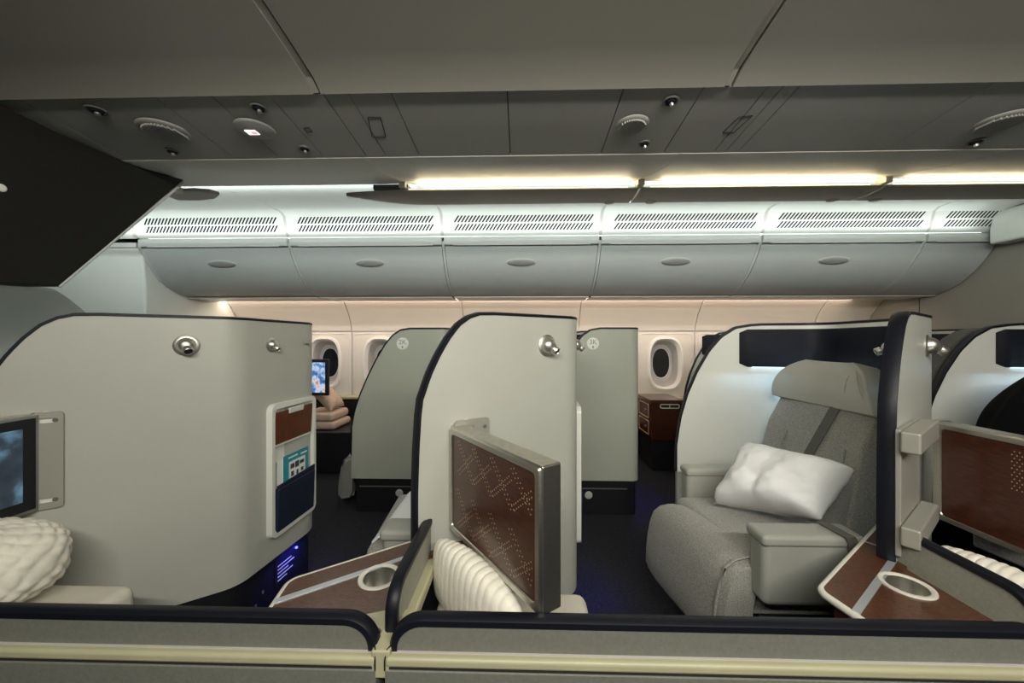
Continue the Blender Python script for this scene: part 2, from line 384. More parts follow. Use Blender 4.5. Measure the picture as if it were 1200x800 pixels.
# header fairing over the aft closet
hf = [(3.60, 1.995), (3.60, 2.11), (3.615, 2.18), (3.65, 2.235), (3.69, 2.26), (3.735, 2.27), (3.735, 1.995)]
tag(MB().loft([[(x, 2.95, z) for x, z in hf], [(x, 2.2, z) for x, z in hf]]).build('trim_2', 'dome_paint', bevel=0.02, seg=3), 'rounded pale header fairing above the aft closet at the bin end', 'fairing', kind='structure')

# dark overhead bulkhead at the left, cut on a slant
XB = -1.644
def onX(u, v, X): d = ray(u, v); return CAM + d * (X / d.x)
pts = [onX(0, 129, XB), onX(60, 158, XB), onX(130, 188, XB), onX(165, 202, XB), onX(216, 213.5, XB), onX(70, 336, XB), onX(0, 331, XB)]
pts = [(p.y, p.z) for p in pts]
y0, z0 = pts[0]; yb, zb = pts[-1]
poly = [(-0.2, 2.105)] + [(y, z + 0.02) for y, z in pts[:4]] + [(pts[4][0], pts[4][1] + 0.012)] + pts[5:] + [(-0.2, zb)]
bk = thing('wall_overhead', (XB, 0.8, 1.45), 'dark overhead bulkhead with slanted edge above the forward suite', 'bulkhead'); bk['kind'] = 'structure'
MB().prism(poly, (XB - 0.12, 0, 0), (0, 1, 0), (0, 0, 1), (1, 0, 0), 0.12).build('panel', 'dark_bulkhead', bk, (XB, 0.8, 1.45), bevel=0.004)
a_ = Vector((XB - 0.002, pts[4][0], pts[4][1])); b_ = Vector((XB - 0.002, pts[5][0], pts[5][1]))
MB().tube([a_, b_], 0.005, 6).build('edge_trim', 'lip_paint', bk, (XB, 0.8, 1.45))
p = onX(1, 220, XB); MB().lathe(p, (1, 0, 0), [(0, 0.012), (0.004, 0.012), (0.006, 0.009)], 16).build('button', 'white_plastic', bk, (XB, 0.8, 1.45))

# pale front divider under the bulkhead
XP = -2.30
q = [onX(u, v, XP) for u, v in ((0, 335), (40, 337), (68, 341), (82, 350), (98, 363), (130, 393))]
poly = [(0.9, q[0].z + 0.01)] + [(p.y, p.z) for p in q] + [(q[-1].y + 0.25, 1.0), (q[-1].y + 0.25, 0), (0.9, 0)]
fd = thing('front_divider', (XP, 1.5, 0), 'pale grey divider with rounded corner below the dark overhead bulkhead', 'divider')
MB().prism(poly, (XP - 0.05, 0, 0), (0, 1, 0), (0, 0, 1), (1, 0, 0), 0.05).build('panel', 'shell_paint', fd, (XP, 1.5, 0), bevel=0.006)
MB().tube([(XP - 0.025, p[0], p[1] + 0.004) for p in poly[:7]], 0.008, 6).build('edge_trim', 'lip_paint', fd, (XP, 1.5, 0))

# ------------------------------------------------------------------ luggage bins
LIP = [(2.985, 2.10), (2.972, 2.088), (2.972, 2.062), (2.985, 2.036)]
DOOR = [(3.005, 2.020), (3.03, 1.975), (3.08, 1.90), (3.15, 1.82), (3.24, 1.745), (3.34, 1.695), (3.44, 1.672)]
def make_bin(a, b, label):
    t = thing('luggage_bin', ((a + b)/2, 3.2, 1.66), label, 'luggage bin', 'luggage bins above the windows'); O = t.location.copy()
    jp = [(y + 0.004, z) for y, z in [(2.985, 2.06), (2.99, 2.03)] + DOOR]; jq = jp + [(y + 0.006, z + 0.006) for y, z in reversed(jp)]
    MB().loft([[(a - 0.010, y, z) for y, z in jq], [(a + 0.010, y, z) for y, z in jq]]).build('joint_strip', 'lip_paint', t, O, smooth=50)
    a += 0.011; b -= 0.011
    body = DOOR + [(3.60, 1.668), (3.70, 1.70), (3.70, 2.085), (3.02, 2.085), (3.02, 2.03)]
    body = [(y + 0.012, z + 0.004) for y, z in body]
    MB().loft([[(a + 0.004, y, z) for y, z in body], [(b - 0.004, y, z) for y, z in body]]).build('bin_body', 'seam', t, O)
    d = [(y, z) for y, z in DOOR]
    back = [(y + 0.01, z + 0.01) for y, z in reversed(DOOR)]
    MB().loft([[(a + 0.003, y, z) for y, z in d + back], [(b - 0.003, y, z) for y, z in d + back]]).build('bin_door', 'bin_paint', t, O, smooth=40)
    lp = LIP + [(3.02, 2.034), (3.02, 2.10)]
    MB().loft([[(a, y, z) for y, z in lp], [(b, y, z) for y, z in lp]]).build('bin_lip', 'lip_paint', t, O, smooth=50)
    MB().box(a + 0.07, b - 0.07, 2.9835, 2.99, 2.030, 2.0365).build('lip_groove', 'reveal', t, O)
    MB().loft([[(a, 3.43, 1.669), (a, 3.71, 1.669), (a, 3.71, 1.66), (a, 3.43, 1.66)], [(b, 3.43, 1.669), (b, 3.71, 1.669), (b, 3.71, 1.66), (b, 3.43, 1.66)]]).build('underside', 'lip_paint', t, O)
    if b - a > 1.0:
        c = (a + b)/2 + 0.0
        n = Vector((0, -0.72, -0.69)); tdir = Vector((0, 0.69, -0.72)); o = Vector((c, 3.075, 1.905))
        lo = []
        for k in range(28):
            an = 2*math.pi*k/28; lo.append((math.cos(an), math.sin(an)))
        mk = lambda s, h: [o + Vector((1, 0, 0))*x*0.115*s + tdir*y*0.034*s + n*h for x, y in lo]
        la = MB().loft([mk(1, -0.012), mk(1, 0.001), mk(0.9, 0.006), mk(0.55, 0.009), mk(0.1, 0.010)]).build('latch', 'bin_latch', t, O, smooth=60)
        MB().loft([[o + Vector((1,0,0))*x*0.13 + tdir*y*0.042 + n*0.0 for x, y in lo], [o + Vector((1,0,0))*x*0.118 + tdir*y*0.036 + n*0.003 for x, y in lo]], False, False).build('latch_rim', 'lip_paint', la, O, smooth=60)
    return t
BL = ['first luggage bin beside the pale closet', 'second luggage bin counted from the pale closet', 'third luggage bin counted from the pale closet',
      'fourth luggage bin counted from the pale closet', 'fifth luggage bin counted from the pale closet', 'short luggage bin ending against the grey aft wall']
for (a, b), l in zip(zip(SEAMS[:-1], SEAMS[1:]), BL): make_bin(a, b, l)
# vent panels
def make_vent(a, b, label):
    t = thing('vent_panel', ((a + b)/2, 2.95, 2.1), label, 'vent panel', 'slotted vent panels above the bins'); O = t.location.copy()
    V = [(2.985, 2.102), (2.965, 2.118), (2.955, 2.14), (2.925, 2.252), (2.89, 2.274), (2.80, 2.278)]
    a += 0.012; b -= 0.012
    sheet(V, a, b, -0.01).build('panel', 'dome_paint', t, O, smooth=40)
    p0 = Vector((0, 2.955, 2.14)); p1 = Vector((0, 2.925, 2.252)); ax = (p1 - p0); n = Vector((0, -ax.z, ax.y)).normalized()
    if n.y > 0: n = -n
    short = (b - a) < 1.0
    for r0, r1 in ((0.0, 0.43), (0.54, 0.98)):
        mb = MB(); x = a + 0.085; xe = b - 0.085
        while x < xe:
            s0 = p0 + ax*r0 + n*0.0008; s1 = p0 + ax*r1 + n*0.0008; sl = 0.035
            vs = [s0 + Vector((x, 0, 0)), s0 + Vector((x + 0.0135, 0, 0)), s1 + Vector((x + 0.0135 + sl, 0, 0)), s1 + Vector((x + sl, 0, 0))]
            mb.loft([vs, [q + n*(-0.006) for q in vs]]); x += 0.028
        tag(mb.build('vent_slots', 'slot', t, O), kind='stuff')
    return t
for (a, b), l in zip(zip(SEAMS[:-1], SEAMS[1:]), ['slotted white vent panel above the first bin from the closet', 'slotted white vent panel above the second bin from the closet',
        'slotted white vent panel above the third bin from the closet', 'slotted white vent panel above the fourth bin from the closet', 'slotted white vent panel above the fifth bin from the closet', 'short slotted vent panel above the bin at the aft wall']):
    make_vent(a, b, l)
MB_ = sheet([(2.985, 2.102), (2.955, 2.14), (2.925, 2.252), (2.80, 2.278)], -4.6, SEAMS[0] - 0.012, -0.01)
tag(MB_.build('vent_panel', 'dome_paint'), 'white vent panel running on above the pale closet', 'vent panel', 'slotted vent panels above the bins')
for s in SEAMS[:-1]:
    sheet([(2.985, 2.104), (2.965, 2.122), (2.957, 2.144), (2.927, 2.255), (2.892, 2.277), (2.80, 2.282)], s - 0.03, s + 0.03, -0.006).build('vent_joint', 'reveal', ceiling, smooth=40)

# LED line on the bin lip (lights the vents and the aisle dome)
tag(MB().box(-3.1, 3.6, 2.992, 3.004, 2.101, 2.106).build('led_strip', 'led_cool'), 'cool white light strip along the top of the bin lip', 'light strip')
tag(MB().box(-3.1, 3.6, 3.76, 3.80, 1.715, 1.722).build('led_strip', 'led_warm'), 'warm light strip between the bins and the window wall', 'light strip')

# ------------------------------------------------------------------ cove blades (light valances) with warm lamps
def make_blade(a, b, label, tip=False, power=1.15):
    t = thing('light_valance', ((a + b)/2, 2.08, 2.05), label, 'light valance', 'light valances along the ceiling cove'); O = t.location.copy()
    n = 26; under = []; top = []
    near = []; far = []
    for i in range(n + 1):
        x = a + 0.006 + (b - a - 0.012) * i / n
        yn, yf = 1.985, 2.20
        if tip:
            f = min(1, (x - a) / 0.42); f = math.sin(f * math.pi/2) ** 0.75
            mid = 2.02; yn, yf = mid - (mid - 1.985)*f, mid + (2.20 - mid)*f + 0.002
        near.append((x, yn)); far.append((x, yf))
    loops = []
    for (x, yn), (x2, yf) in zip(near, far):
        ym = (yn + yf)/2; d = (yf - yn)
        loops.append([(x, yn, 2.066), (x, yn + d*0.12, 2.058), (x, ym, 2.054), (x, yf - d*0.1, 2.060), (x, yf, 2.068), (x, yf, 2.073), (x, ym, 2.068), (x, yn, 2.071)])
    MB().loft(loops).build('blade', 'blade_paint', t, O, smooth=50)
    x0 = a + (0.36 if tip else 0.06)
    MB().box(x0, b - 0.06, 2.0, 2.012, 2.073, 2.081).build('led_tube', 'led_warm', t, O)
    if tip: MB().box(a + 0.17, a + 0.36, 1.985, 2.06, 2.074, 2.10).build('end_block', 'latch', t, O)
    for xx in ((a + 0.12, b - 0.12) if not tip else (b - 0.12,)):
        MB().lathe((xx, 2.165, 2.060), (0, 0, -1), [(0, 0.03), (0.003, 0.03), (0.004, 0.02)], 20).build('lamp_button', 'cream', t, O)
    l = area('valance_light', (0, 0, 0), (0, 0, 0), b - x0 - 0.1, 0.03, power, WARM)
    l.location = Vector(((x0 + b)/2, 2.0, 2.083)) - O; l.rotation_euler = (R(180 + 40), 0, 0); l.parent = t
    return t
make_blade(SEAMS[2] - 0.335, SEAMS[3], 'long grey light valance with pointed tip under the cove', True)
make_blade(SEAMS[3], SEAMS[4], 'middle grey light valance beside the pointed one, warm light above it')
make_blade(SEAMS[4], SEAMS[5] + 0.5, 'grey light valance running on towards the aft wall')
# stub of a valance next to the bulkhead
st = thing('valance_stub', (-1.75, 2.08, 2.07), 'short dark valance stub beside the slanted bulkhead', 'light valance')
lo = [(-2.05, 2.03), (-1.83, 2.02), (-1.76, 2.04), (-1.735, 2.08), (-1.80, 2.13), (-1.92, 2.16), (-2.05, 2.15)]
MB().prism(lo, (0, 0, 2.09), (1, 0, 0), (0, 1, 0), (0, 0, 1), 0.02).build('blade', 'blade_paint', st, st.location, bevel=0.004)

# ------------------------------------------------------------------ fittings in the ceiling strip
def ceil_fit(name, u, v, r, label, cat, kind):
    p = strip_pt(u, v); t = thing(name, p, label, cat, 'ceiling service fittings' if kind == 'vent' else None)
    if kind == 'vent':
        MB().lathe((0, 0, 0.002), (0, 0, -1), [(0, r), (0.004, r), (0.006, r*0.85), (0.003, r*0.7)], 20).build('ring', 'latch', t, smooth=50)
        MB().lathe((0, 0, 0), (0, 0, -1), [(0, r*0.66), (0.006, r*0.6), (0.010, r*0.35)], 16).build('eyeball', 'slot', t, smooth=50)
        MB().lathe((r*0.1, 0, -0.009), (0.3, 0, -1), [(0, r*0.28), (0.008, r*0.25)], 12).build('nozzle', 'steel', t)
    else:
        MB().lathe((0, 0, 0.002), (0, 0, -1), [(0, r*1.22), (0.003, r*1.2), (0.007, r*1.05)], 32).build('ring', 'strip_paint', t, smooth=50)
        MB().lathe((0, 0, 0), (0, 0, -1), [(0, r), (0.005, r*0.97), (0.009, r*0.75), (0.011, r*0.3)], 32).build('cover', 'latch' if kind != 'sign' else 'strip_paint', t, smooth=50)
        if kind == 'grille':
            mb = MB()
            for i in range(-6, 7):
                h = math.sqrt(max(0, 0.92 - (i/7)**2))*r
                mb.box(i/7*r - 0.0022, i/7*r + 0.0022, -h, h, -0.0125, -0.006)
            tag(mb.build('grille_bars', 'strip_paint', t), kind='stuff')
        if kind == 'sign':
            MB().box(-r*0.55, r*0.15, -r*0.30, r*0.18, -0.0135, -0.008).build('sign_lens', 'led_white', t)
            MB().box(-r*0.22, r*0.10, -r*0.20, r*0.06, -0.0145, -0.01).build('red_symbol', 'led_red', t)
    return t
for u, v, r, l in ((113, 129, 0.030, 'air nozzle in ceiling strip next to the dark bulkhead'), (202, 177, 0.024, 'small air nozzle in ceiling strip near the long oval speaker'),
                   (303, 126, 0.026, 'air nozzle in ceiling strip above the lit sign'), (357, 174, 0.022, 'small air nozzle in ceiling strip below the lit sign'),
                   (786, 118, 0.026, 'air nozzle above the round ceiling speaker'), (755, 168, 0.022, 'air nozzle below the round ceiling speaker'),
                   (1143, 166, 0.026, 'air nozzle in the shadowed ceiling strip towards the aft end')):
    ceil_fit('air_nozzle', u, v, r, l, 'air nozzle', 'vent')
ceil_fit('ceiling_speaker', 194, 154, 0.066, 'large speaker grille in the ceiling strip next to the dark bulkhead', 'speaker', 'grille')
ceil_fit('ceiling_speaker', 741, 146, 0.046, 'round speaker grille in the ceiling strip between two air nozzles', 'speaker', 'grille')
ceil_fit('ceiling_speaker', 1172, 143, 0.06, 'speaker grille in the shadowed ceiling strip towards the aft end', 'speaker', 'grille')
ceil_fit('ceiling_sign', 300, 152, 0.055, 'small lit white and red sign in a round ceiling dome', 'sign', 'sign')

# ------------------------------------------------------------------ suite shells
ZT, ZB = 1.343, 0.25
def shell_path(P, radii):
    p = resample(fillet([Vector((*q, 0)) for q in P], radii, 10), 0.03)
    s = [0]
    for a, b in zip(p[:-1], p[1:]): s.append(s[-1] + (b - a).length)
    n = []
    for i in range(len(p)):
        t = (p[min(i+1, len(p)-1)] - p[max(i-1, 0)]).normalized(); n.append(Vector((t.y, -t.x, 0)))
    return p, s, n
def shell_at(sh, s):
    p, S, n = sh
    for i in range(len(S) - 1):
        if s <= S[i+1]:
            f = (s - S[i]) / (S[i+1] - S[i]); return p[i].lerp(p[i+1], f), n[i].lerp(n[i+1], f).normalized()
    return p[-1], n[-1]
def dense(sh, s0, s1, step=0.012):
    n = max(2, int((s1 - s0)/step)); return [s0 + (s1 - s0)*i/n for i in range(n + 1)]
def make_shell(name, label, cat, group, sh, head, tail, mname, O, th=0.036, rimw=0.008):
    """head / tail: (distance from the end, top z) tables for the curved ends."""
    t = thing(name, O, label, cat, group); L = sh[1][-1]
    def top(s): return min(interp(s, head), interp(L - s, tail))
    ss = sorted(set([0.0, 0.004, 0.01, 0.016, 0.024, 0.034] + dense(sh, 0.045, L - 0.045) + [L - 0.034, L - 0.024, L - 0.016, L - 0.01, L - 0.004, L]))
    lo, hi, lo2, hi2 = [], [], [], []
    for s in ss:
        p, n = shell_at(sh, s); z = top(s)
        lo.append(p + UP*ZB); hi.append(p + UP*z); lo2.append(p - n*th + UP*ZB); hi2.append(p - n*th + UP*z)
    MB().loft([[a, b, c, d] for a, b, c, d in zip(lo, hi, hi2, lo2)]).build('shell_panel', mname, t, O, smooth=40)
    # rubber rim over the top edge, going down both ends
    path = [(0.0, 0.62)] + [(s, top(s)) for s in ss] + [(L, 0.5)]
    rim = []
    for i, (s, z) in enumerate(path):
        s0, z0 = path[max(i-1, 0)]; s1, z1 = path[min(i+1, len(path)-1)]
        ds, dz = s1 - s0, z1 - z0; l = math.hypot(ds, dz) or 1
        ns, nz = -dz/l, ds/l
        p, n = shell_at(sh, s); tg = Vector((-n.y, n.x, 0))
        base = p + UP*z; out = tg*ns + UP*nz
        e = 0.002
        rim.append([base + n*e - out*0.004, base + n*e + out*rimw*0.6, base + n*(-0.008) + out*rimw, base - n*(th - 0.008) + out*rimw, base - n*(th + e) + out*rimw*0.6, base - n*(th + e) - out*0.006])
    MB().loft(rim).build('rubber_rim', 'rubber', t, O, smooth=50)
    # recessed black plinth
    pl = []
    for s in dense(sh, 0.03, L - 0.03, 0.05):
        p, n = shell_at(sh, s); pl.append([p - n*0.018, p - n*0.018 + UP*(ZB + 0.004), p - n*(th - 0.01) + UP*(ZB + 0.004), p - n*(th - 0.01)])
    MB().loft(pl).build('plinth', 'black', t, O, smooth=40)
    return t
def reading_light(t, O, p, n, aim, r=0.030, name='reading_light'):
    n = n.normalized(); aim = aim.normalized()
    o = MB().lathe(p, n, [(0, r*1.28), (0.003, r*1.28), (0.006, r*1.1), (0.007, r*0.95), (r*0.55, r*0.88), (r*0.9, r*0.62), (r*1.05, r*0.3)], 24).build(name, 'steel', t, O, smooth=50)
    c = p + n*r*0.45
    MB().lathe(c, aim, [(r*0.7, r*0.50), (r*1.25, r*0.50), (r*1.30, r*0.44), (r*1.15, r*0.40)], 18).build('snout', 'steel', o, O, smooth=50)
    MB().lathe(c, aim, [(r*1.16, r*0.40), (r*1.18, r*0.40)], 16).build('lens', 'dark_hole', o, O)
    return o

SP = [(-0.311, 1.088), (0.222, 1.48), (0.272, 2.03), (-0.476, 2.20)]
SH = shell_path(SP, [0.13, 0.16])
Bd = (Vector((*SP[1], 0)) - Vector((*SP[0], 0))).normalized(); Bn = Vector((Bd.y, -Bd.x, 0)); B0 = Vector((*SP[0], 0))
def onB(u, v, k=0):
    p = atPlane(u, v, B0 + Vector((k*PITCH, 0, 0)), Bn) - Vector((k*PITCH, 0, 0)); return (p - B0).dot(Bd), p.z
head = [(0.0, 0.80)]
for u, v in ((479, 560), (481, 530), (486, 505), (494, 470), (504, 440), (515, 416), (526, 397), (538, 381), (550, 372), (562, 368)):
    s, z = onB(u, v); head.append((max(s, head[-1][0] + 0.002), min(max(z, head[-1][1] + 0.002), ZT)))
head.append((head[-1][0] + 0.06, ZT))
S3 = Vector((*SP[3], 0)); Sd = (Vector((*SP[2], 0)) - S3).normalized(); Sn = Vector((Sd.y, -Sd.x, 0))
if Sn.y > 0: Sn = -Sn
def onS(u, v, k=1):
    o = S3 + Vector((k*PITCH, 0, 0)) + Sn*0.036; p = atPlane(u, v, o, Sn); return (p - o).dot(Sd), p.z
tail = [(0.0, 0.55)]
for u, v in ((790, 560), (793, 520), (798, 490), (806, 462), (818, 434), (832, 410), (846, 394), (862, 384), (880, 381)):
    s, z = onS(u, v); tail.append((max(s, tail[-1][0] + 0.002), min(max(z, tail[-1][1] + 0.002), ZT)))
tail.append((tail[-1][0] + 0.05, ZT))
OS = Vector((0.22, 1.48, 0))
shell = make_shell('suite_shell', 'pale curved suite shell with wood-backed screen swung out and quilt beneath', 'suite shell', 'centre suite shells', SH, head, tail, 'shell_paint', OS)
# reading lights on the outer faces
s, z = onB(641, 405); pB = B0 + Bd*s + UP*1.235
reading_light(shell, OS, pB, Bn, (Bn + UP*-0.75 + Bd*0.35), 0.032)
LB = (Vector((*SP[1], 0)) - B0).length
def s_of_u(u, k, guess0, guess1):          # path length whose image column is u for suite k
    best = None
    for i in range(400):
        s = guess0 + (guess1 - guess0)*i/399; p, n = shell_at(SH, s); p = p + Vector((k*PITCH, 0, 0)) - CAM
        uu = 600 + FPX*p.dot(RT)/p.dot(FW)
        if best is None or abs(uu - u) < best[0]: best = (abs(uu - u), s)
    return best[1]
sA0, sA1 = LB - 0.05, LB + 0.62
s = s_of_u(318, -1, sA0, sA1); p, n = shell_at(SH, s)
reading_light(shell, OS, p + UP*1.235, n, n*0.8 + UP*-0.75, 0.026)
s = s_of_u(357, -1, sA0, sA1); p, n = shell_at(SH, s)
MB().lathe(p + UP*1.245, n, [(0, 0.012), (0.004, 0.012), (0.005, 0.006), (0.022, 0.006), (0.024, 0.012), (0.032, 0.011)], 14).build('coat_hook', 'steel', shell, OS, smooth=50)
# magazine rack on the end face
sa = s_of_u(312, -1, sA0, sA1); sb = min(s_of_u(367, -1, sA0, sA1), sa + 0.34)
pa, na = shell_at(SH, sa); pb, nb = shell_at(SH, sb); rd = (pb - pa).normalized(); rn = Vector((rd.y, -rd.x, 0)); RW = (pb - pa).length
RZ0, RZ1 = 0.352, 0.965
def rk(s, z, h): return pa + rd*s + rn*h + UP*z
rack = MB()
oo = [rk(RW/2 + x, (RZ0 + RZ1)/2 + y, 0.0) for x, y in rrect(RW, RZ1 - RZ0, 0.035)]
o1 = [rk(RW/2 + x, (RZ0 + RZ1)/2 + y, 0.026) for x, y in rrect(RW - 0.006, RZ1 - RZ0 - 0.006, 0.032)]
o2 = [rk(RW/2 + x, (RZ0 + RZ1)/2 + y, 0.026) for x, y in rrect(RW - 0.045, RZ1 - RZ0 - 0.05, 0.022)]
o3 = [rk(RW/2 + x, (RZ0 + RZ1)/2 + y, 0.006) for x, y in rrect(RW - 0.055, RZ1 - RZ0 - 0.06, 0.02)]
rack.loft([oo, o1, o2, o3], False, True); rko = rack.build('literature_rack', 'white_plastic', shell, OS, smooth=30)
def rbox(s0, s1, z0, z1, h0, h1, tilt=0):
    mb = MB(); vs = [rk(s0, z0, h0), rk(s1, z0, h0), rk(s1, z0, h1), rk(s0, z0, h1), rk(s0, z1, h0 + tilt), rk(s1, z1, h0 + tilt), rk(s1, z1, h1 + tilt), rk(s0, z1, h1 + tilt)]
    return mb.loft([vs[:4], vs[4:]])
wd = rbox(0.035, RW - 0.035, 0.775, 0.925, 0.010, 0.020, 0.008).build('mirror_flap', 'wood_rack', rko, OS, bevel=0.003)
rbox(0.03, RW - 0.03, 0.768, 0.775, 0.008, 0.022).build('flap_edge', 'white_plastic', rko, OS)
rbox(RW/2 - 0.055, RW/2 + 0.055, 0.905, 0.932, 0.018, 0.03, 0.004).build('flap_tab', 'white_plastic', rko, OS, bevel=0.004)
rbox(0.032, RW - 0.028, 0.375, 0.575, 0.010, 0.030, 0.008).build('pocket', 'navy_pocket', rko, OS, bevel=0.004)
MB().loft([[rk(0.032, 0.57, 0.034), rk(RW-0.028, 0.57, 0.034), rk(RW-0.028, 0.57, 0.026), rk(0.032, 0.57, 0.026)], [rk(0.032, 0.59, 0.036), rk(RW-0.028, 0.60, 0.036), rk(RW-0.028, 0.60, 0.028), rk(0.032, 0.59, 0.028)]]).build('pocket_hem', 'navy_pocket', rko, OS)
# courtesy light low on the end face
sc = s_of_u(341, -1, sA0, sA1); pc, nc = shell_at(SH, sc); cdv = Vector((-nc.y, nc.x, 0))
def cl(s, z, h): return pc - nc*0.018 + cdv*s + nc*h + UP*z
cbx = lambda s0, s1, z0, z1, h0, h1: MB().loft([[cl(s0, z0, h0), cl(s1, z0, h0), cl(s1, z0, h1), cl(s0, z0, h1)], [cl(s0, z1, h0), cl(s1, z1, h0), cl(s1, z1, h1), cl(s0, z1, h1)]])
cp = cbx(-0.085, 0.085, 0.09, 0.225, 0, 0.004).build('notice_plate', 'black', shell, OS)
for i in range(5):
    zz = 0.185 - i*0.017; wdt = (0.09, 0.11, 0.07, 0.10, 0.06)[i]
    cbx(-0.07, -0.07 + wdt, zz, zz + 0.0045, 0.0041, 0.005).build('notice_line', 'paper', cp, OS)
cbx(0.048, 0.056, 0.208, 0.216, 0.004, 0.012).build('floor_light', 'led_blue', cp, OS)
for dz, ds in ((0.12, -0.16), (0.085, -0.2)):
    cbx(ds, ds + 0.008, dz, dz + 0.012, 0, 0.004).build('plinth_screw', 'latch', shell, OS)
def blue_lamp(t, O, loc, power, r=0.01):
    l = bpy.data.lights.new('floor_lamp_light', 'SPOT'); l.energy = power; l.color = (0.06, 0.06, 1.0); l.shadow_soft_size = r
    l.spot_size = R(150); l.spot_blend = 0.6
    o = bpy.data.objects.new('floor_lamp_light', l); COL.objects.link(o); o.parent = t; o.location = Vector(loc) - O; return o
bl = blue_lamp(shell, OS, cl(0.03, 0.240, 0.10), 0.9); bl.rotation_euler = (R(0), R(25), 0)

# inner face: navy head pad, ice-blue light under it, inner reading light
def make_inner(t, O, sh, s0, s1, z0, z1, th=0.036, lamp=True):
    lo = []
    sss = dense(sh, s0, s1, 0.02)
    for i, s in enumerate(sss):
        p, n = shell_at(sh, s); b = p - n*th
        e = min(1, i/2.0, (len(sss)-1-i)/2.0); h = 0.022*(0.4 + 0.6*e); c = 0.018*(1 - e)
        lo.append([b + UP*(z0 + c), b - n*h*0.8 + UP*(z0 + 0.004 + c), b - n*h + UP*(z0 + 0.02 + c), b - n*h + UP*(z1 - 0.02 - c), b - n*h*0.8 + UP*(z1 - 0.004 - c), b + UP*(z1 - c)])
    pad = MB().loft(lo).build('head_pad', 'navy_pad', t, O, smooth=50)
    if lamp:
        ll = []
        for s in dense(sh, s0 + 0.15, s1 - 0.06, 0.03):
            p, n = shell_at(sh, s); b = p - n*th
            ll.append([b - n*0.004 + UP*(z0 - 0.001), b - n*0.016 + UP*(z0 - 0.001), b - n*0.016 + UP*(z0 + 0.003), b - n*0.004 + UP*(z0 + 0.003)])
        MB().loft(ll).build('light_strip', 'led_ice', pad, O)
    return pad
Ltot = SH[1][-1]
s865, _ = onS(866, 400); sPadEnd = Ltot - s865
ln = []
for s in dense(SH, LB*0.3, Ltot - 0.004, 0.012):
    p, n = shell_at(SH, s); z = min(interp(Ltot - s, tail), ZT) - 0.008; b = p - n*0.0365
    ln.append([b + UP*(ZB + 0.005), b + UP*z, b - n*0.003 + UP*z, b - n*0.003 + UP*(ZB + 0.005)])
MB().loft(ln).build('lit_inner_face', 'shell_paint_lit', shell, OS, smooth=40)  # added thin sheet, whitened so the seat side of the shell looks lit
pad = make_inner(shell, OS, SH, LB*0.42, sPadEnd, 1.108, 1.318)
pi, ni = shell_at(SH, LB*0.60)
reading_light(shell, OS, pi - ni*0.07 + UP*1.225, -ni, -ni + UP*-0.5 - Bd*0.5, 0.028)
ice = area('pad_light', (0, 0, 0), (0, 0, 0), 0.40, 0.02, 0.9, (0.55, 0.78, 1.0))     # lamp line under the head pad behind the headrest
pm, nm = shell_at(SH, LB + 0.28); ice.parent = shell; ice.location = pm - nm*0.075 + UP*1.098 - OS
ice.rotation_euler = (Matrix.Rotation(math.atan2(nm.x, -nm.y), 4, 'Z') @ Matrix.Rotation(R(-30), 4, 'X')).to_euler()

ice2 = area('pad_light', (0, 0, 0), (0, 0, 0), 0.42, 0.02, 0.16, (0.45, 0.70, 1.0))    # same lamp line along the side wall
pm, nm = shell_at(SH, Ltot - 0.44); ice2.parent = shell; ice2.location = pm - nm*0.10 + UP*1.10 - OS
ice2.rotation_euler = (R(-18), 0, math.atan2(Sd.y, Sd.x))
sh_m1 = dup(shell, (-PITCH, 0, 0), 'pale curved suite shell carrying the rack of magazines, beside the dark bulkhead')
sh_p1 = dup(shell, (PITCH, 0, 0), 'white suite shell with navy head pad around the seat with the pillow')
sh_p2 = dup(shell, (2*PITCH, 0, 0), 'suite shell with navy head pad behind the black coat')
# grey fabric on the outside edge of the shell behind the coat
SHB = shell_path([(SP[2][0] - 0.02, SP[2][1] + 0.10), (SP[3][0], SP[3][1] + 0.085)], [])
Lb = SHB[1][-1]; lo = []
for s in sorted(set([0, 0.01, 0.02, 0.03, 0.045] + dense(SHB, 0.06, Lb))):
    p, n = shell_at(SHB, Lb - s); z = interp(s, tail) - 0.012; p = p + Vector((2*PITCH, 0, 0))
    lo.append([p - n*0.05 + UP*0.3, p - n*0.05 + UP*z, p + n*0.06 + UP*z, p + n*0.06 + UP*0.3])
MB().loft(lo).build('outer_padding', 'grey_band', sh_p2, sh_p2.location, smooth=40)

# magazines in the rack beside the bulkhead
def rkk(s, z, h): return rk(s, z, h) - Vector((PITCH, 0, 0))
def mag(s0, s1, z0, z1, h, m, lean, label):
    o = rkk((s0 + s1)/2, z0, h)
    t = thing('magazine', o, label, 'magazine', 'magazines in the rack pocket')
    vs = lambda a, b, c, d, h0, h1: [[rkk(a, c, h0), rkk(b, c, h0), rkk(b, c, h1), rkk(a, c, h1)], [rkk(a + lean, d, h0), rkk(b + lean, d, h0), rkk(b + lean, d, h1), rkk(a + lean, d, h1)]]
    MB().loft(vs(s0, s1, z0, z1, h, h + 0.0022)).build('pages', 'paper', t, o)
    c = MB().loft(vs(s0, s1, z0, z1 + 0.001, h + 0.0023, h + 0.0032)).build('cover', m, t, o)
    return t, c, vs, o
mag(0.04, 0.20, 0.47, 0.690, 0.0085, 'leather', 0.0, 'grey magazine at the back of the rack pocket')
mag(0.05, 0.23, 0.47, 0.695, 0.0125, 'paper', 0.004, 'white magazine in the middle of the rack pocket')
t, c, vs, o = mag(0.085, 0.275, 0.47, 0.705, 0.0165, 'teal', 0.0, 'teal covered magazine at the front of the rack pocket')
MB().loft(vs(0.125, 0.25, 0.49, 0.668, 0.0198, 0.0202)).build('cover_print', 'paper', c, o)
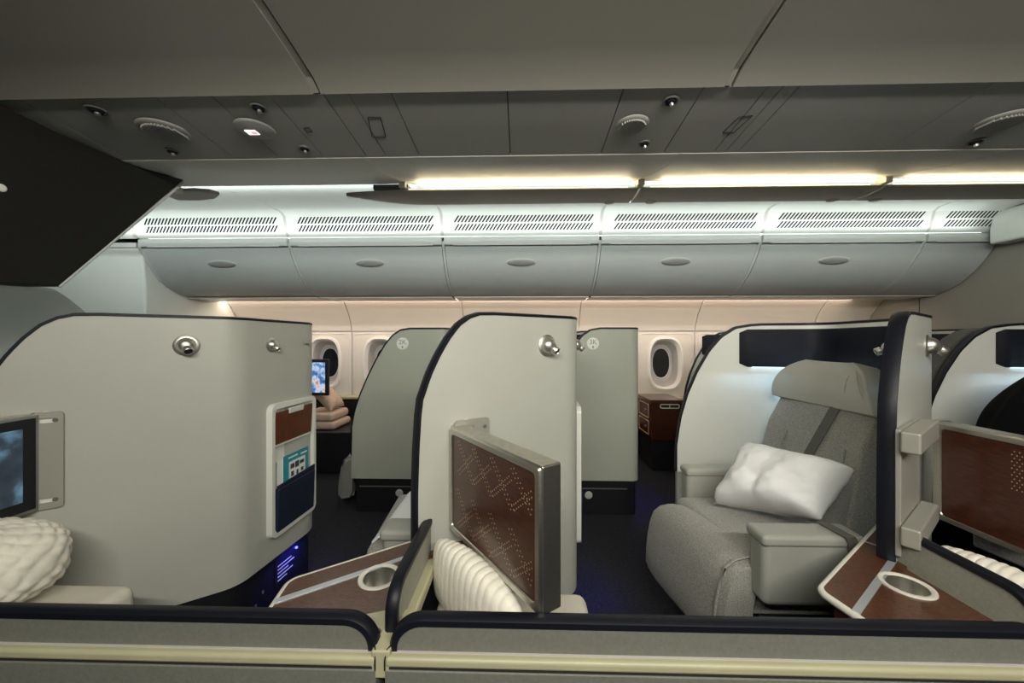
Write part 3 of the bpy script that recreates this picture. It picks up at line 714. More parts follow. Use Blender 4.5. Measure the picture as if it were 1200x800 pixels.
for i, (a, b, z0, z1) in enumerate(((0.135, 0.165, 0.632, 0.655), (0.17, 0.20, 0.628, 0.658), (0.205, 0.24, 0.635, 0.652), (0.14, 0.16, 0.595, 0.618), (0.18, 0.195, 0.59, 0.615), (0.215, 0.235, 0.597, 0.615))):
    MB().loft(vs(a, b, z0, z1, 0.0203, 0.0206)).build('cover_picture', 'ink', c, o)
MB().loft(vs(0.12, 0.19, 0.685, 0.692, 0.0198, 0.0202)).build('title_line', 'paper', c, o)
MB().loft(vs(0.215, 0.265, 0.680, 0.688, 0.0198, 0.0202)).build('title_line', 'paper', c, o)

# ------------------------------------------------------------------ window-side suite shells
KP = [(-1.245, 2.67), (-0.528, 2.67), (-0.575, 3.45), (-1.19, 3.64)]
KH = shell_path(KP, [0.06, 0.14])
kh = [(0.0, 0.42)]
for u, v in ((410.5, 520), (412, 500), (416, 480), (422, 462), (431, 441), (441, 421), (451, 404), (460, 393), (469, 387), (480, 385)):
    p = atY(u, v, 2.67); kh.append((max(p.x - KP[0][0], kh[-1][0] + 0.002), min(max(p.z, kh[-1][1] + 0.002), ZT)))
kh.append((kh[-1][0] + 0.05, ZT))
KO = Vector((-0.9, 2.7, 0))
ksh = make_shell('window_suite_shell', 'grey-green suite panel with round 2K plate facing the aisle', 'suite shell', 'window suite shells', KH, kh, tail, 'kshell_paint', KO, rimw=0.009)
kpad = make_inner(ksh, KO, KH, 1.0, KH[1][-1] - 0.16, 1.11, 1.315, lamp=False)
p = atY(466, 580, 2.65); MB().lathe((p.x, 2.69, p.z), (0, -1, 0), [(0, 0.028), (0.004, 0.028), (0.007, 0.02)], 18).build('plinth_knob', 'lip_paint', ksh, KO)
MB().box(-1.19, -0.62, 2.683, 2.69, 0.185, 0.192).build('plinth_groove', 'latch', ksh, KO)
kb = blue_lamp(ksh, KO, (-0.46, 2.95, 0.30), 0.9); kb.rotation_euler = (0, R(25), 0)
k3 = dup(ksh, (PITCH, 0, 0), 'grey-green suite panel with round 3K plate facing the aisle')
k4 = dup(ksh, (2*PITCH, 0, 0), 'window suite shell whose rim shows behind the seat with the pillow')
k5 = dup(ksh, (3*PITCH, 0, 0), 'window suite shell with black pad towards the aft wall')
def plate(txt, u, v, parent, O):
    p = atY(u, v, 2.665); p.y = 2.67
    o = MB().lathe(p, (0, -1, 0), [(0, 0.044), (0.002, 0.044), (0.003, 0.041)], 32).build('number_plate', 'plate_white', parent, O)
    o['label'] = 'round white plate reading ' + txt
    me = text_mesh(txt, 0.048, 'plate_text'); me.transform(Matrix.Translation(p + Vector((0, -0.0034, 0.010)) - O) @ Matrix.Rotation(R(90), 4, 'X'))
    link(me, 'plate_text', 'plate_ink', o)
    MB().box(p.x - 0.0045, p.x + 0.0045, 2.666, 2.6672, p.z - 0.034, p.z - 0.016).build('seat_symbol', 'plate_ink', o, O)
plate('2K', 471.5, 402.5, ksh, KO); plate('3K', 695, 402.5, k3, KO + Vector((PITCH, 0, 0)))

# ------------------------------------------------------------------ consoles (side tables)
CZ = 0.617
CPOLY = [(-0.585, 0.80), (-0.617, 0.968), (-0.10, 1.345), (-0.10, 1.20), (-0.31, 1.06), (-0.31, 0.80)]
def inset_line(a, b, d):
    a, b = Vector(a), Vector(b); t = (b - a).normalized(); n = Vector((t.y, -t.x)); return a + n*d, b + n*d
def make_console(O, label):
    t = thing('console_table', O, label, 'side table', 'console side tables')
    cf = [Vector((*p, 0)) for p in CPOLY]
    corner = fillet([cf[0], cf[1], cf[2]], [0.035], 8)
    # flap along the long front edge, separated by an edging strip from the main board
    d = (cf[2] - cf[1]).normalized(); n = Vector((d.y, -d.x, 0)); fw = 0.075
    A = cf[1] + n*fw; 
    e = (cf[0] - cf[1]).normalized()
    A = cf[1] + e*(fw/abs(e.dot(n))); Bp = cf[2] + n*fw
    front = corner[1:-1]
    flap = [A] + [p for p in front] + [cf[2], Bp]
    flap = [p for i, p in enumerate(flap) if i == 0 or (p - flap[i-1]).length > 1e-4]
    MB().prism([(p.x, p.y) for p in flap], (0, 0, CZ - 0.02), (1,0,0), (0,1,0), (0,0,1), 0.02).build('flap', 'wood_table', t, O)
    main = [cf[0], A + n*0.006, Bp + n*0.006, cf[3], cf[4], cf[5]]
    hole = [(-0.382 + 0.043*math.cos(2*math.pi*k/32), 0.985 + 0.043*math.sin(2*math.pi*k/32)) for k in range(32)]
    v, f = fill_holes([(p.x, p.y) for p in main], [hole])
    mb = MB().add([(x, y, CZ) for x, y in v], f)
    lp = [(p.x, p.y) for p in main]
    mb.loft([[(x, y, CZ - 0.02) for x, y in lp], [(x, y, CZ) for x, y in lp]], False, False)
    mb.build('board', 'wood_table', t, O)
    MB().ribbon([A + n*0.003 + UP*(CZ + 0.0005), Bp + n*0.003 + UP*(CZ + 0.0005)], (n.x, n.y, 0), 0.016, 0.004).build('joint_strip', 'edge_metal', t, O)
    m1 = cf[1].lerp(cf[2], 0.42)
    MB().ribbon([cf[1].lerp(cf[2], 0.62) + UP*(CZ + 0.0004), cf[1].lerp(cf[2], 0.62) + n*fw + UP*(CZ + 0.0004)], (d.x, d.y, 0), 0.005, 0.002).build('joint_strip', 'edge_metal', t, O)
    edge = [cf[0]] + front + [cf[2]]
    MB().tube([p + UP*(CZ - 0.008) for p in edge], 0.0095, 8).build('edge_trim', 'edge_white', t, O, smooth=60)
    c = Vector((-0.382, 0.985, CZ))
    h = MB().lathe(c, (0, 0, 1), [(0.0, 0.0435), (0.0, 0.055), (0.004, 0.054), (0.005, 0.048), (0.001, 0.042)], 36)
    h.f = [q for q in h.f if len(q) == 4]
    ho = h.build('cup_holder', 'edge_white', t, O, smooth=50)
    b = MB().lathe(c, (0, 0, -1), [(0.0, 0.043), (0.03, 0.042), (0.045, 0.038), (0.048, 0.02)], 36); b.f = [q for q in b.f if len(q) == 4 or q[0] > 40]
    b.build('cup_bowl', 'alu', ho, O, smooth=50)
    body = [(p.x, p.y) for p in [cf[0] + Vector((0.025, 0, 0)), cf[1] + Vector((0.04, 0.0, 0)), cf[2] + n*0.03, cf[3], cf[4], cf[5]]]
    MB().prism(body, (0, 0, 0), (1,0,0), (0,1,0), (0,0,1), CZ - 0.075).build('cabinet', 'black', t, O)
    MB().prism([(p[0]*1.0, p[1]) for p in [( -0.565,0.80), (-0.59,0.955), (-0.575,0.965), (-0.55,0.80)]], (0, 0, CZ - 0.075), (1,0,0), (0,1,0), (0,0,1), 0.05).build('apron', 'wood_dark', t, O)
    q0 = Vector((-0.560, 0.80, 0)); q1 = Vector((-0.577, 0.94, 0)); qd = (q1 - q0).normalized(); qn = Vector((-qd.y, qd.x, 0))
    for inset, mm in ((0.0, 'edge_white'), (0.018, 'edge_white')):
        rr = rrect(0.10 - inset*2, 0.16 - inset*2, 0.02, 4)
        P = [q0.lerp(q1, 0.5) + qd*x + UP*(0.43 + y) + qn*0.004 for x, y in rr]
        MB().tube(P + [P[0]], 0.0022, 5).build('socket_frame', mm, t, O)
    return t
con0 = make_console(Vector((-0.42, 0.98, 0)), 'wood console table with cup holder left of the low divider by the swung-out screen')
con1 = dup(con0, (PITCH, 0, 0), 'dark wood console table with cup holder in front of the seat with the pillow')

# ------------------------------------------------------------------ low aisle walls and dividers
YW = 0.775
def make_lowwall(xa, xb, label):
    t = thing('low_aisle_wall', ((xa + xb)/2, YW, 0), label, 'low wall', 'low aisle walls'); O = t.location.copy()
    r = 0.055; zt = 0.668; zb = 0.612
    ol = []
    n = 12
    for k in range(n + 1):
        a = math.pi - math.pi/2*k/n; ol.append((xa + r*1.15 + r*1.15*math.cos(a), zt - r + r*math.sin(a)))
    for k in range(n + 1):
        a = math.pi/2 - math.pi/2*k/n; ol.append((xb - r*1.15 + r*1.15*math.cos(a), zt - r + r*math.sin(a)))
    poly = [(xa, zb - 0.01)] + ol + [(xb, zb - 0.01)]
    MB().prism(poly, (0, YW - 0.012, 0), (1,0,0), (0,0,1), (0,1,0), 0.024).build('padded_panel', 'lowpanel', t, O)
    path = [(xa, zb - 0.006)] + ol + [(xb, zb - 0.006)]
    loops = []
    for i, (x, z) in enumerate(path):
        x0_, z0_ = path[max(i-1, 0)]; x1_, z1_ = path[min(i+1, len(path)-1)]
        l = math.hypot(x1_-x0_, z1_-z0_); nx, nz = -(z1_-z0_)/l, (x1_-x0_)/l
        b = Vector((x, YW, z)); o = Vector((nx, 0, nz))
        loops.append([b + Vector((0, -0.0155, 0)) - o*0.008, b + Vector((0, -0.0155, 0)) + o*0.004, b + Vector((0, -0.009, 0)) + o*0.009, b + Vector((0, 0.009, 0)) + o*0.009, b + Vector((0, 0.0155, 0)) + o*0.004, b + Vector((0, 0.0155, 0)) - o*0.008])
    MB().loft(loops).build('rubber_rim', 'rubber', t, O, smooth=50)
    MB().box(xa - 0.013, xb + 0.013, YW - 0.03, YW + 0.03, zb - 0.028, zb - 0.006).build('rail', 'cream', t, O, bevel=0.008, seg=3)
    MB().box(xa - 0.006, xb + 0.006, YW - 0.0165, YW + 0.0165, zb - 0.0065, zb - 0.0045).build('rail_gasket', 'reveal', t, O)
    MB().box(xa - 0.010, xb + 0.010, YW - 0.026, YW + 0.02, zb - 0.032, zb - 0.028).build('shadow_gap', 'seam', t, O)
    MB().box(xa - 0.013, xb + 0.013, YW - 0.028, YW + 0.02, 0.0, zb - 0.033).build('lower_panel', 'lowpanel', t, O, bevel=0.003)
    return t
XD = -0.285
make_lowwall(XD - PITCH + 0.028, XD - 0.026, 'low grey aisle wall on the side of the stack of magazines')
make_lowwall(XD + 0.018, XD + PITCH - 0.026, 'low grey aisle wall before the swung-out screen and the pillow seat')
make_lowwall(XD + PITCH + 0.018, XD + 2*PITCH - 0.026, 'low grey aisle wall before the suite with the black coat')
def make_divider(O, label):
    t = thing('suite_divider', O, label, 'divider', 'low suite dividers')
    poly = [(0.805, 0.600), (0.805, 0.655)]
    for k in range(9):
        a = math.pi - math.pi/2*k/8; poly.append((0.865 + 0.06*math.cos(a), 0.652 + 0.05*math.sin(a)))
    poly += [(1.125, 0.705), (1.135, 0.70), (1.14, 0.69), (1.14, 0.600)]
    MB().prism(poly, (XD - 0.010, 0, 0), (0,1,0), (0,0,1), (1,0,0), 0.020).build('padded_panel', 'divider_fabric', t, O)
    loops = []; path = poly[:-1]
    for i, (y, z) in enumerate(path):
        y0_, z0_ = path[max(i-1, 0)]; y1_, z1_ = path[min(i+1, len(path)-1)]
        l = math.hypot(y1_-y0_, z1_-z0_) or 1; ny, nz = -(z1_-z0_)/l, (y1_-y0_)/l
        b = Vector((XD, y, z)); o = Vector((0, ny, nz))
        loops.append([b + Vector((-0.0135, 0, 0)) - o*0.007, b + Vector((-0.0135, 0, 0)) + o*0.005, b + Vector((-0.008, 0, 0)) + o*0.009, b + Vector((0.008, 0, 0)) + o*0.009, b + Vector((0.0135, 0, 0)) + o*0.005, b + Vector((0.0135, 0, 0)) - o*0.007])
    MB().loft(loops).build('rubber_rim', 'rubber', t, O, smooth=50)
    # cream foot rail and the junction with the aisle wall
    MB().box(XD - 0.024, XD + 0.034, 0.80, 1.15, 0.575, 0.6075).build('foot_rail', 'cream', t, O, bevel=0.007, seg=3)
    jl = [(XD - 0.045, 0.755), (XD + 0.052, 0.755), (XD + 0.052, 0.80), (XD + 0.034, 0.86), (XD - 0.024, 0.86), (XD - 0.085, 0.835), (XD - 0.085, 0.808), (XD - 0.045, 0.80)]
    jl = [(XD - 0.024, 0.748), (XD + 0.016, 0.748), (XD + 0.016, 0.806), (XD + 0.050, 0.812), (XD + 0.034, 0.87), (XD - 0.024, 0.87), (XD - 0.10, 0.845), (XD - 0.10, 0.806), (XD - 0.024, 0.806)]
    MB().prism(jl, (0, 0, 0.56), (1,0,0), (0,1,0), (0,0,1), 0.058).build('junction', 'cream', t, O, bevel=0.005)
    for sx in (-1, 1):
        c = XD - 0.004 + sx*0.018
        MB().tube([(c, 0.79, 0.622), (c + sx*0.004, 0.772, 0.6205), (c - sx*0.006, 0.752, 0.617), (c - sx*0.008, 0.746, 0.60), (c - sx*0.008, 0.746, 0.58)], 0.0016, 5).build('gap_gasket', 'rubber', t, O)
    return t
div0 = make_divider(Vector((XD, 0.95, 0)), 'small black-rimmed divider between the console and the white quilt')
div1 = dup(div0, (PITCH, 0, 0), 'small black-rimmed divider beside the dark wood console of the pillow seat')

# ------------------------------------------------------------------ swivel monitors
def make_tv(loc, ang, label, z0=0.665, z1=0.985, L=0.452, screen='black', dots='zigzag', th=0.055):
    t = thing('swivel_monitor', (loc[0], loc[1], z0), label, 'monitor', 'swivel monitors on the suite shells', ang); H = z1 - z0
    fr = 0.022
    o = MB().box(0, L, 0, th, 0, H); o.build('frame', 'alu', t, bevel=0.005, seg=3)
    # raised border round the wooden back
    bo = MB()
    bo.loft([[(x, -0.0005, z) for x, z in rrect(L - 0.004, H - 0.004, 0.008, 4, L/2, H/2)], [(x, -0.006, z) for x, z in rrect(L - 0.01, H - 0.01, 0.008, 4, L/2, H/2)],
             [(x, -0.006, z) for x, z in rrect(L - 0.036, H - 0.036, 0.012, 4, L/2, H/2)], [(x, -0.001, z) for x, z in rrect(L - 0.04, H - 0.04, 0.012, 4, L/2, H/2)]], False, False)
    bo.build('back_border', 'alu', t, smooth=30)
    bp = MB().loft([[(x, 0.0, z) for x, z in rrect(L - 0.038, H - 0.038, 0.012, 4, L/2, H/2)], [(x, -0.0022, z) for x, z in rrect(L - 0.038, H - 0.038, 0.012, 4, L/2, H/2)]]).build('back_panel', 'wood_dark', t)
    mb = MB(); r = 0.0015
    def dot(x, z): 
        if 0.03 < x < L - 0.03 and 0.03 < z < H - 0.03: mb.add([(x-r, -0.0026, z-r), (x+r, -0.0026, z-r), (x+r, -0.0026, z+r), (x-r, -0.0026, z+r)], [(0, 1, 2, 3)])
    if dots == 'zigzag':
        for z_off in (0.0, 0.155):
            for i in range(4):
                xs = 0.045 + i*0.095; zs = 0.285 - z_off
                for k in range(13):
                    dot(xs + k*0.0085, zs - k*0.0088 + 0.008); dot(xs + 0.012 + k*0.0085, zs - k*0.0088 + 0.012)
                for k in range(11):
                    for q in range(2): dot(xs + 0.012 + k*0.0082 + q*0.011, zs - 0.088 + k*0.0066 - q*0.006)
    else:
        for i in range(10):
            for j in range(12): dot(0.195 + i*0.011 + (j % 2)*0.0055, 0.175 + j*0.0095)
    tag(mb.build('perforations', 'inlay', bp), kind='stuff')
    sp = MB().box(0.012, L - 0.012, th, th + 0.004, 0.012, H - 0.012).build('bezel', 'black', t, bevel=0.002)
    MB().box(0.045, L - 0.045, th + 0.004, th + 0.005, 0.045, H - 0.04).build('screen', screen, sp)
    MB().box(-0.014, 0.006, 0.002, th - 0.008, -0.002, H + 0.004).build('hinge', 'alu', t, bevel=0.004)
    return t
make_tv((-0.222, 1.150), math.atan2(-0.81, 0.588), 'silver-framed monitor showing perforated dark wood back, swung over the quilt')
make_tv((1.372, 1.262), R(-91), 'silver-framed monitor with dark wood back beside the black coat', dots='grid')
make_tv((-1.620, 1.165), R(-90), 'monitor with dim lit picture on the shell with the magazines', z0=0.70, z1=1.015, screen='screen_dim', th=0.05)
def make_bracket(k, s0, s1, label, z0, z1):
    b0 = B0 + Vector((k*PITCH, 0, 0)); o = b0 + Bd*s0 + UP*z0
    t = thing('monitor_bracket', o, label, 'bracket', 'monitor brackets')
    def bk_(s, z, h): return b0 + Bd*s + Bn*h + UP*z
    w_ = s1 - s0; H = z1 - z0; P = rrect(w_, H, 0.012, 4, s0 + w_/2, z0 + H/2)
    sl = [[(x, z) for x, z in rrect(0.05, 0.016, 0.0078, 5, s0 + w_*0.34, zz)] for zz in (z0 + 0.028, z1 - 0.028)]
    v, f = fill_holes(P, sl); mb = MB().add([bk_(x, z, 0.011) for x, z in v], f)
    mb.loft([[bk_(x, z, 0.003) for x, z in P], [bk_(x, z, 0.011) for x, z in P]], False, False)
    for h in sl: mb.loft([[bk_(x, z, 0.003) for x, z in h], [bk_(x, z, 0.011) for x, z in h]], False, False)
    mb.build('plate', 'bracket', t, o)
    for zz in (z0 + 0.028, z1 - 0.028):
        MB().lathe(bk_(s1 - 0.018, zz, 0.011), Bn, [(0, 0.007), (0.003, 0.006), (0.003, 0.003)], 12).build('screw', 'latch', t, o)
        MB().lathe(bk_(s0 + w_*0.34, zz, 0.001), Bn, [(0, 0.03), (0.0022, 0.03)], 12).build('pad', 'white_plastic', t, o)
    return t
s_a, za = onB(42, 484, -1); s_b, zb_ = onB(76, 484, -1)
make_bracket(-1, s_a, s_b, 'flat slotted bracket plate beside the dim lit monitor', 0.70, 1.018)
s_a, _ = onB(530, 484, 0)
make_bracket(0, s_a + 0.005, s_a + 0.13, 'slotted bracket plate behind the monitor over the quilt', 0.68, 1.0)
bt = thing('monitor_bracket', B0 + Vector((PITCH, 0, 0)) + Bd*0.2 + UP*0.68, 'grey bracket column behind the monitor beside the black coat', 'bracket', 'monitor brackets')
o = bt.location.copy(); b0 = B0 + Vector((PITCH, 0, 0))
def bb(s0, s1, h0, h1, z0, z1): 
    return MB().loft([[b0 + Bd*a + Bn*h + UP*z0 for a, h in ((s0, h0), (s1, h0), (s1, h1), (s0, h1))], [b0 + Bd*a + Bn*h + UP*z1 for a, h in ((s0, h0), (s1, h0), (s1, h1), (s0, h1))]])
s0_, _ = onB(1046, 500, 1); s1_, _ = onB(1068, 500, 1)
bb(s0_ + 0.02, s1_, 0.001, 0.014, 0.64, 1.0).build('plate', 'bracket', bt, o, bevel=0.003)
bb(s0_, s1_ + 0.04, 0.014, 0.055, 0.94, 1.0).build('arm', 'bracket', bt, o, bevel=0.006)
bb(s0_, s1_ + 0.04, 0.014, 0.055, 0.68, 0.735).build('arm', 'bracket', bt, o, bevel=0.006)

# ------------------------------------------------------------------ ottomans and quilts
def pillow_mesh(c00, c10, c11, c01, thick, nu=34, nv=24, wr=0.012, seed=0, ear=0.10, belly=0.55, freq=4.0):
    c00, c10, c11, c01 = map(Vector, (c00, c10, c11, c01)); nrm = (c10 - c00).cross(c01 - c00).normalized()
    if nrm.z < 0: nrm = -nrm
    mb = MB(); idx = {}
    def pt(i, j, side):
        u = 2*i/nu - 1; v = 2*j/nv - 1
        uu = u*(1 - ear*(1 - v*v)*abs(u)**3*0 - ear*(1 - v*v)*0.5) ; vv = v*(1 - ear*(1 - u*u)*0.5)
        a, b = (uu + 1)/2, (vv + 1)/2
        p = c00*(1-a)*(1-b) + c10*a*(1-b) + c11*a*b + c01*(1-a)*b
        prof = ((1 - u**4)*(1 - v**4))**belly
        nn = noise.noise(Vector((u*freq + seed, v*freq*0.8, seed))) + 0.5*noise.noise(Vector((u*freq*2.3, v*freq*2.3 + seed, 3)))
        edge = max(abs(u), abs(v)); crease = abs(math.sin((u*3.1 - v*5.3)*2.1 + seed)) ** 3 * max(0, edge - 0.45)
        h = thick*0.5*prof*(1 + 0.10*nn) + wr*nn*min(1, prof*1.5) - crease*wr*0.5*min(1, prof*3)
        return p + nrm*(h if side > 0 else -h*0.8)
    vs = []
    for side in (1, -1):
        for j in range(nv + 1):
            for i in range(nu + 1):
                if side < 0 and (i in (0, nu) or j in (0, nv)): idx[(side, i, j)] = idx[(1, i, j)]; continue
                idx[(side, i, j)] = len(vs); vs.append(pt(i, j, side))
    fs = []
    for side in (1, -1):
        for j in range(nv):
            for i in range(nu):
                q = (idx[(side,i,j)], idx[(side,i+1,j)], idx[(side,i+1,j+1)], idx[(side,i,j+1)]); fs.append(q if side > 0 else q[::-1])
    return mb.add(vs, fs)
def make_ottoman(O, label):
    t = thing('ottoman', O, label, 'ottoman', 'ottomans below the monitors')
    MB().box(-0.235, 0.18, 0.83, 1.10, 0.0, 0.40).build('base', 'black', t, O, bevel=0.01)
    MB().box(-0.245, 0.19, 0.82, 1.12, 0.402, 0.502).build('cushion', 'ottoman_cream', t, O, bevel=0.03, seg=4)
    return t
ot0 = make_ottoman(Vector((0, 0.98, 0)), 'cream-topped ottoman beneath the monitor with perforated wood back')
dup(ot0, (-PITCH, 0, 0), 'cream-topped ottoman beneath the dim lit monitor')
dup(ot0, (PITCH, 0, 0), 'cream-topped ottoman beneath the wood-backed monitor by the coat')
def make_quilt(a, b, z0, zt0, zt1, th, label, seed, nrib=15):
    """a quilt folded into a long upright roll from a to b (xy)"""
    a = Vector((*a, 0)); b = Vector((*b, 0)); d = (b - a).normalized(); n = Vector((-d.y, d.x, 0)); L = (b - a).length
    t = thing('quilt', (a + b)/2 + UP*z0, label, 'quilt', 'folded white quilts')
    O = t.location.copy(); loops = []; N = 90; M = 26
    for i in range(N + 1):
        f = i/N; s = f*L; zt = zt0 + (zt1 - zt0)*f; H = zt - z0
        e = min(1, (math.sin(math.pi*min(max(f, 0.004), 0.996)))**0.28)
        rib = abs(math.sin(f*math.pi*nrib + 0.6*noise.noise(Vector((f*9, seed, 0)))))**0.5
        lp = []
        for k in range(M):
            an = 2*math.pi*k/M; cx, cz = math.cos(an), math.sin(an)
            px = math.copysign(abs(cx)**0.72, cx)*th/2; pz = math.copysign(abs(cz)**0.72, cz)*H/2
            pz_up = max(0, cz)
            q = 1 + 0.055*(rib - 0.6)*(0.35 + 0.65*pz_up) + 0.035*noise.noise(Vector((f*7 + seed, math.cos(an)*1.5, math.sin(an)*1.5)))
            lp.append(a + d*s + n*px*q*e + UP*(z0 + H/2 + pz*q*(0.35 + 0.65*e if cz > 0 else 1) ))
        loops.append(lp)
    MB().loft(loops).build('roll', 'quilt', t, O, smooth=60)
    # stitched top hem
    hem = [a + d*(0.02 + (L - 0.04)*i/40) + n*0.0 + UP*(zt0 + (zt1 - zt0)*i/40 + 0.002 + 0.003*math.sin(i*2.1)) for i in range(41)]
    return t
make_quilt((-0.246, 1.078), (-0.003, 0.832), 0.505, 0.705, 0.668, 0.085, 'folded white quilt standing under the monitor with perforated wood back', 1)
make_quilt((1.215, 1.13), (1.29, 0.83), 0.505, 0.675, 0.66, 0.10, 'white quilt tucked under the wood-backed monitor by the coat', 5)
lump = thing('quilt', (-1.50, 0.98, 0.505), 'rounded white quilted bundle below the dim lit monitor', 'quilt', 'folded white quilts')
mb = MB(); loops = []
for j in range(81):
    ph = math.pi*j/80; lp = []
    for i in range(160):
        th = 2*math.pi*i/160; x, y, z = math.sin(ph)*math.cos(th), math.sin(ph)*math.sin(th), math.cos(ph)
        sg = lambda c, p: math.copysign(abs(c)**p, c)
        q = 1 + 0.045*(abs(math.sin(th*8 + ph*9))*abs(math.sin(th*8 - ph*9)))**0.6 + 0.03*noise.noise(Vector((x*2, y*2, z*2)))
        lp.append(Vector((-1.53 + sg(x, 0.8)*0.195*q, 1.0 + sg(y, 0.8)*0.125*q, 0.505 + max(0.0, 0.5 + 0.5*sg(z, 0.75)*q)*0.225)))
    loops.append(lp)
mb.loft(loops).build('bundle', 'quilt', lump, lump.location, smooth=60)

# ------------------------------------------------------------------ seats
def make_seat(label, legrest=True):
    O = Vector((1.05, 1.6, 0)); t = thing('armchair', O, label, 'seat', 'suite seats')
    MB().box(0.86, 1.42, 1.36, 1.84, 0.0, 0.26).build('base', 'black', t, O, bevel=0.01)
    # cushion: slightly dished slab
    def slab(x0, x1, y0, y1, z0, z1, m, name, bev, skew=0.0, tilt=0.0, dome=0.0, nx=10, ny=10):
        def P(i, j, z): 
            x = x0 + (x1-x0)*i/nx; y = y0 + (y1-y0)*j/ny
            f = j/ny; d = dome*(1-(2*i/nx-1)**2)*(1-(2*j/ny-1)**2)
            return Vector((x + skew*(1-f), y, z + tilt*(1 - i/nx) + (d if z == z1 else 0)))
        vs = []; fs = []
        for z in (z0, z1):
            for j in range(ny+1):
                for i in range(nx+1): vs.append(P(i, j, z))
        n1 = (nx+1)*(ny+1); ix = lambda l, i, j: l*n1 + j*(nx+1) + i
        for j in range(ny):
            for i in range(nx):
                fs += [(ix(0,i,j), ix(0,i,j+1), ix(0,i+1,j+1), ix(0,i+1,j)), (ix(1,i,j), ix(1,i+1,j), ix(1,i+1,j+1), ix(1,i,j+1))]
        for i in range(nx): fs += [(ix(0,i,0), ix(0,i+1,0), ix(1,i+1,0), ix(1,i,0)), (ix(0,i+1,ny), ix(0,i,ny), ix(1,i,ny), ix(1,i+1,ny))]
        for j in range(ny): fs += [(ix(0,0,j+1), ix(0,0,j), ix(1,0,j), ix(1,0,j+1)), (ix(0,nx,j), ix(0,nx,j+1), ix(1,nx,j+1), ix(1,nx,j))]
        return MB().add(vs, fs).build(name, m, t, O, bevel=bev, seg=4)
    slab(0.755, 1.38, 1.345, 1.86, 0.345, 0.475, 'fabric_grey', 'seat_cushion', 0.035, skew=0.045, tilt=0.012, dome=0.012)
    slab(0.80, 1.38, 1.36, 1.85, 0.26, 0.343, 'fabric_grey', 'seat_pan', 0.012, skew=0.02)
    if legrest:
        # curved front pad hanging from the cushion's edge
        prof = [(0.775, 0.478), (0.735, 0.484), (0.69, 0.474), (0.655, 0.445), (0.635, 0.39), (0.622, 0.32), (0.615, 0.25), (0.612, 0.17), (0.63, 0.14), (0.70, 0.15), (0.725, 0.20), (0.73, 0.33), (0.745, 0.40), (0.775, 0.42)]
        loops = []
        for j in range(15):
            f = j/14; y = 1.30 + 0.51*f; e = 1 - 0.12*(abs(2*f-1)**8); sx = 0.075*(1-f); dz = 0.010*math.sin(math.pi*f)
            cx, cz = 0.69, 0.32
            loops.append([(cx + (x - cx)*e + sx - 0.02*f, y, cz + (z - cz)*e + dz*(1 if z > 0.4 else 0) ) for x, z in prof])
        MB().loft(loops).build('leg_rest', 'fabric_grey', t, O, smooth=50)
        # seam welts
        for f0 in (0.06,):
            y = 1.30 + 0.51*f0; sx = 0.075*(1 - f0) - 0.02*f0
            MB().tube([(x + sx - 0.003, y, z + 0.003) for x, z in prof[:8]], 0.005, 6).build('welt', 'fabric_grey', t, O, smooth=60)
        MB().box(0.74, 0.79, 1.345, 1.37, 0.16, 0.36).build('leg_rest_side', 'fabric_grey', t, O, bevel=0.012)
    # armrests
    def arm(x0, x1, y0, y1, z0, z1, m):
        o = MB().box(x0, x1, y0, y1, z0, z1).build('armrest', m, t, O, bevel=0.024, seg=4)
        MB().box(x0 - 0.006, x1 + 0.004, y0 - 0.008, y1 + 0.006, z1 - 0.03, z1 + 0.010).build('arm_pad', m, o, O, bevel=0.016, seg=4); return o
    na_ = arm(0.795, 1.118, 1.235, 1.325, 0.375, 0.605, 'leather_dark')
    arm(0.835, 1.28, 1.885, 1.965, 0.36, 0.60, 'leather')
    # armrest strap
    MB().ribbon([(1.075, 1.222, 0.52), (1.07, 1.222, 0.60), (1.063, 1.224, 0.617), (1.055, 1.24, 0.6195), (1.05, 1.30, 0.6195), (1.048, 1.325, 0.6185)], (1, 0.1, 0), 0.035, 0.003).build('arm_strap', 'belt', na_, O)
    # backrest: leans back; local frame e_up along the lean
    eu = Vector((0.235, 0, 0.972)); ef = Vector((-0.972, 0, 0.235)); ey = Vector((0, 1, 0)); bo = Vector((1.27, 1.675, 0.45))
    def bk2(y, h, d): return bo + ey*y + eu*h + ef*d
    def cushion(outline_fn, h0, h1, nh, ny, dfun, back, name, m):
        vs = []; fs = []; W = ny + 1
        for l in (0, 1):
            for i in range(nh + 1):
                h = h0 + (h1-h0)*i/nh; a, b = outline_fn(i/nh)
                for j in range(ny + 1):
                    y = a + (b-a)*j/ny; d = dfun(2*j/ny - 1, i/nh) if l else -back
                    vs.append(bk2(y, h, d))
        n1 = (nh+1)*W; ix = lambda l, i, j: l*n1 + i*W + j
        for i in range(nh):
            for j in range(ny):
                fs += [(ix(1,i,j), ix(1,i,j+1), ix(1,i+1,j+1), ix(1,i+1,j)), (ix(0,i,j), ix(0,i+1,j), ix(0,i+1,j+1), ix(0,i,j+1))]
        for i in range(nh): fs += [(ix(0,i,0), ix(1,i,0), ix(1,i+1,0), ix(0,i+1,0)), (ix(0,i,ny), ix(0,i+1,ny), ix(1,i+1,ny), ix(1,i,ny))]
        for j in range(ny): fs += [(ix(0,0,j), ix(0,0,j+1), ix(1,0,j+1), ix(1,0,j)), (ix(0,nh,j), ix(1,nh,j), ix(1,nh,j+1), ix(0,nh,j+1))]
        return MB().add(vs, fs).build(name, m, t, O, bevel=0.016, seg=3)
    def bolster(y, f): return 0.055 + 0.035*max(0, (abs(y) - 0.55)/0.45)**1.3*(1 if f < 0.75 else (1-f)*4) + 0.006*math.cos(y*2)
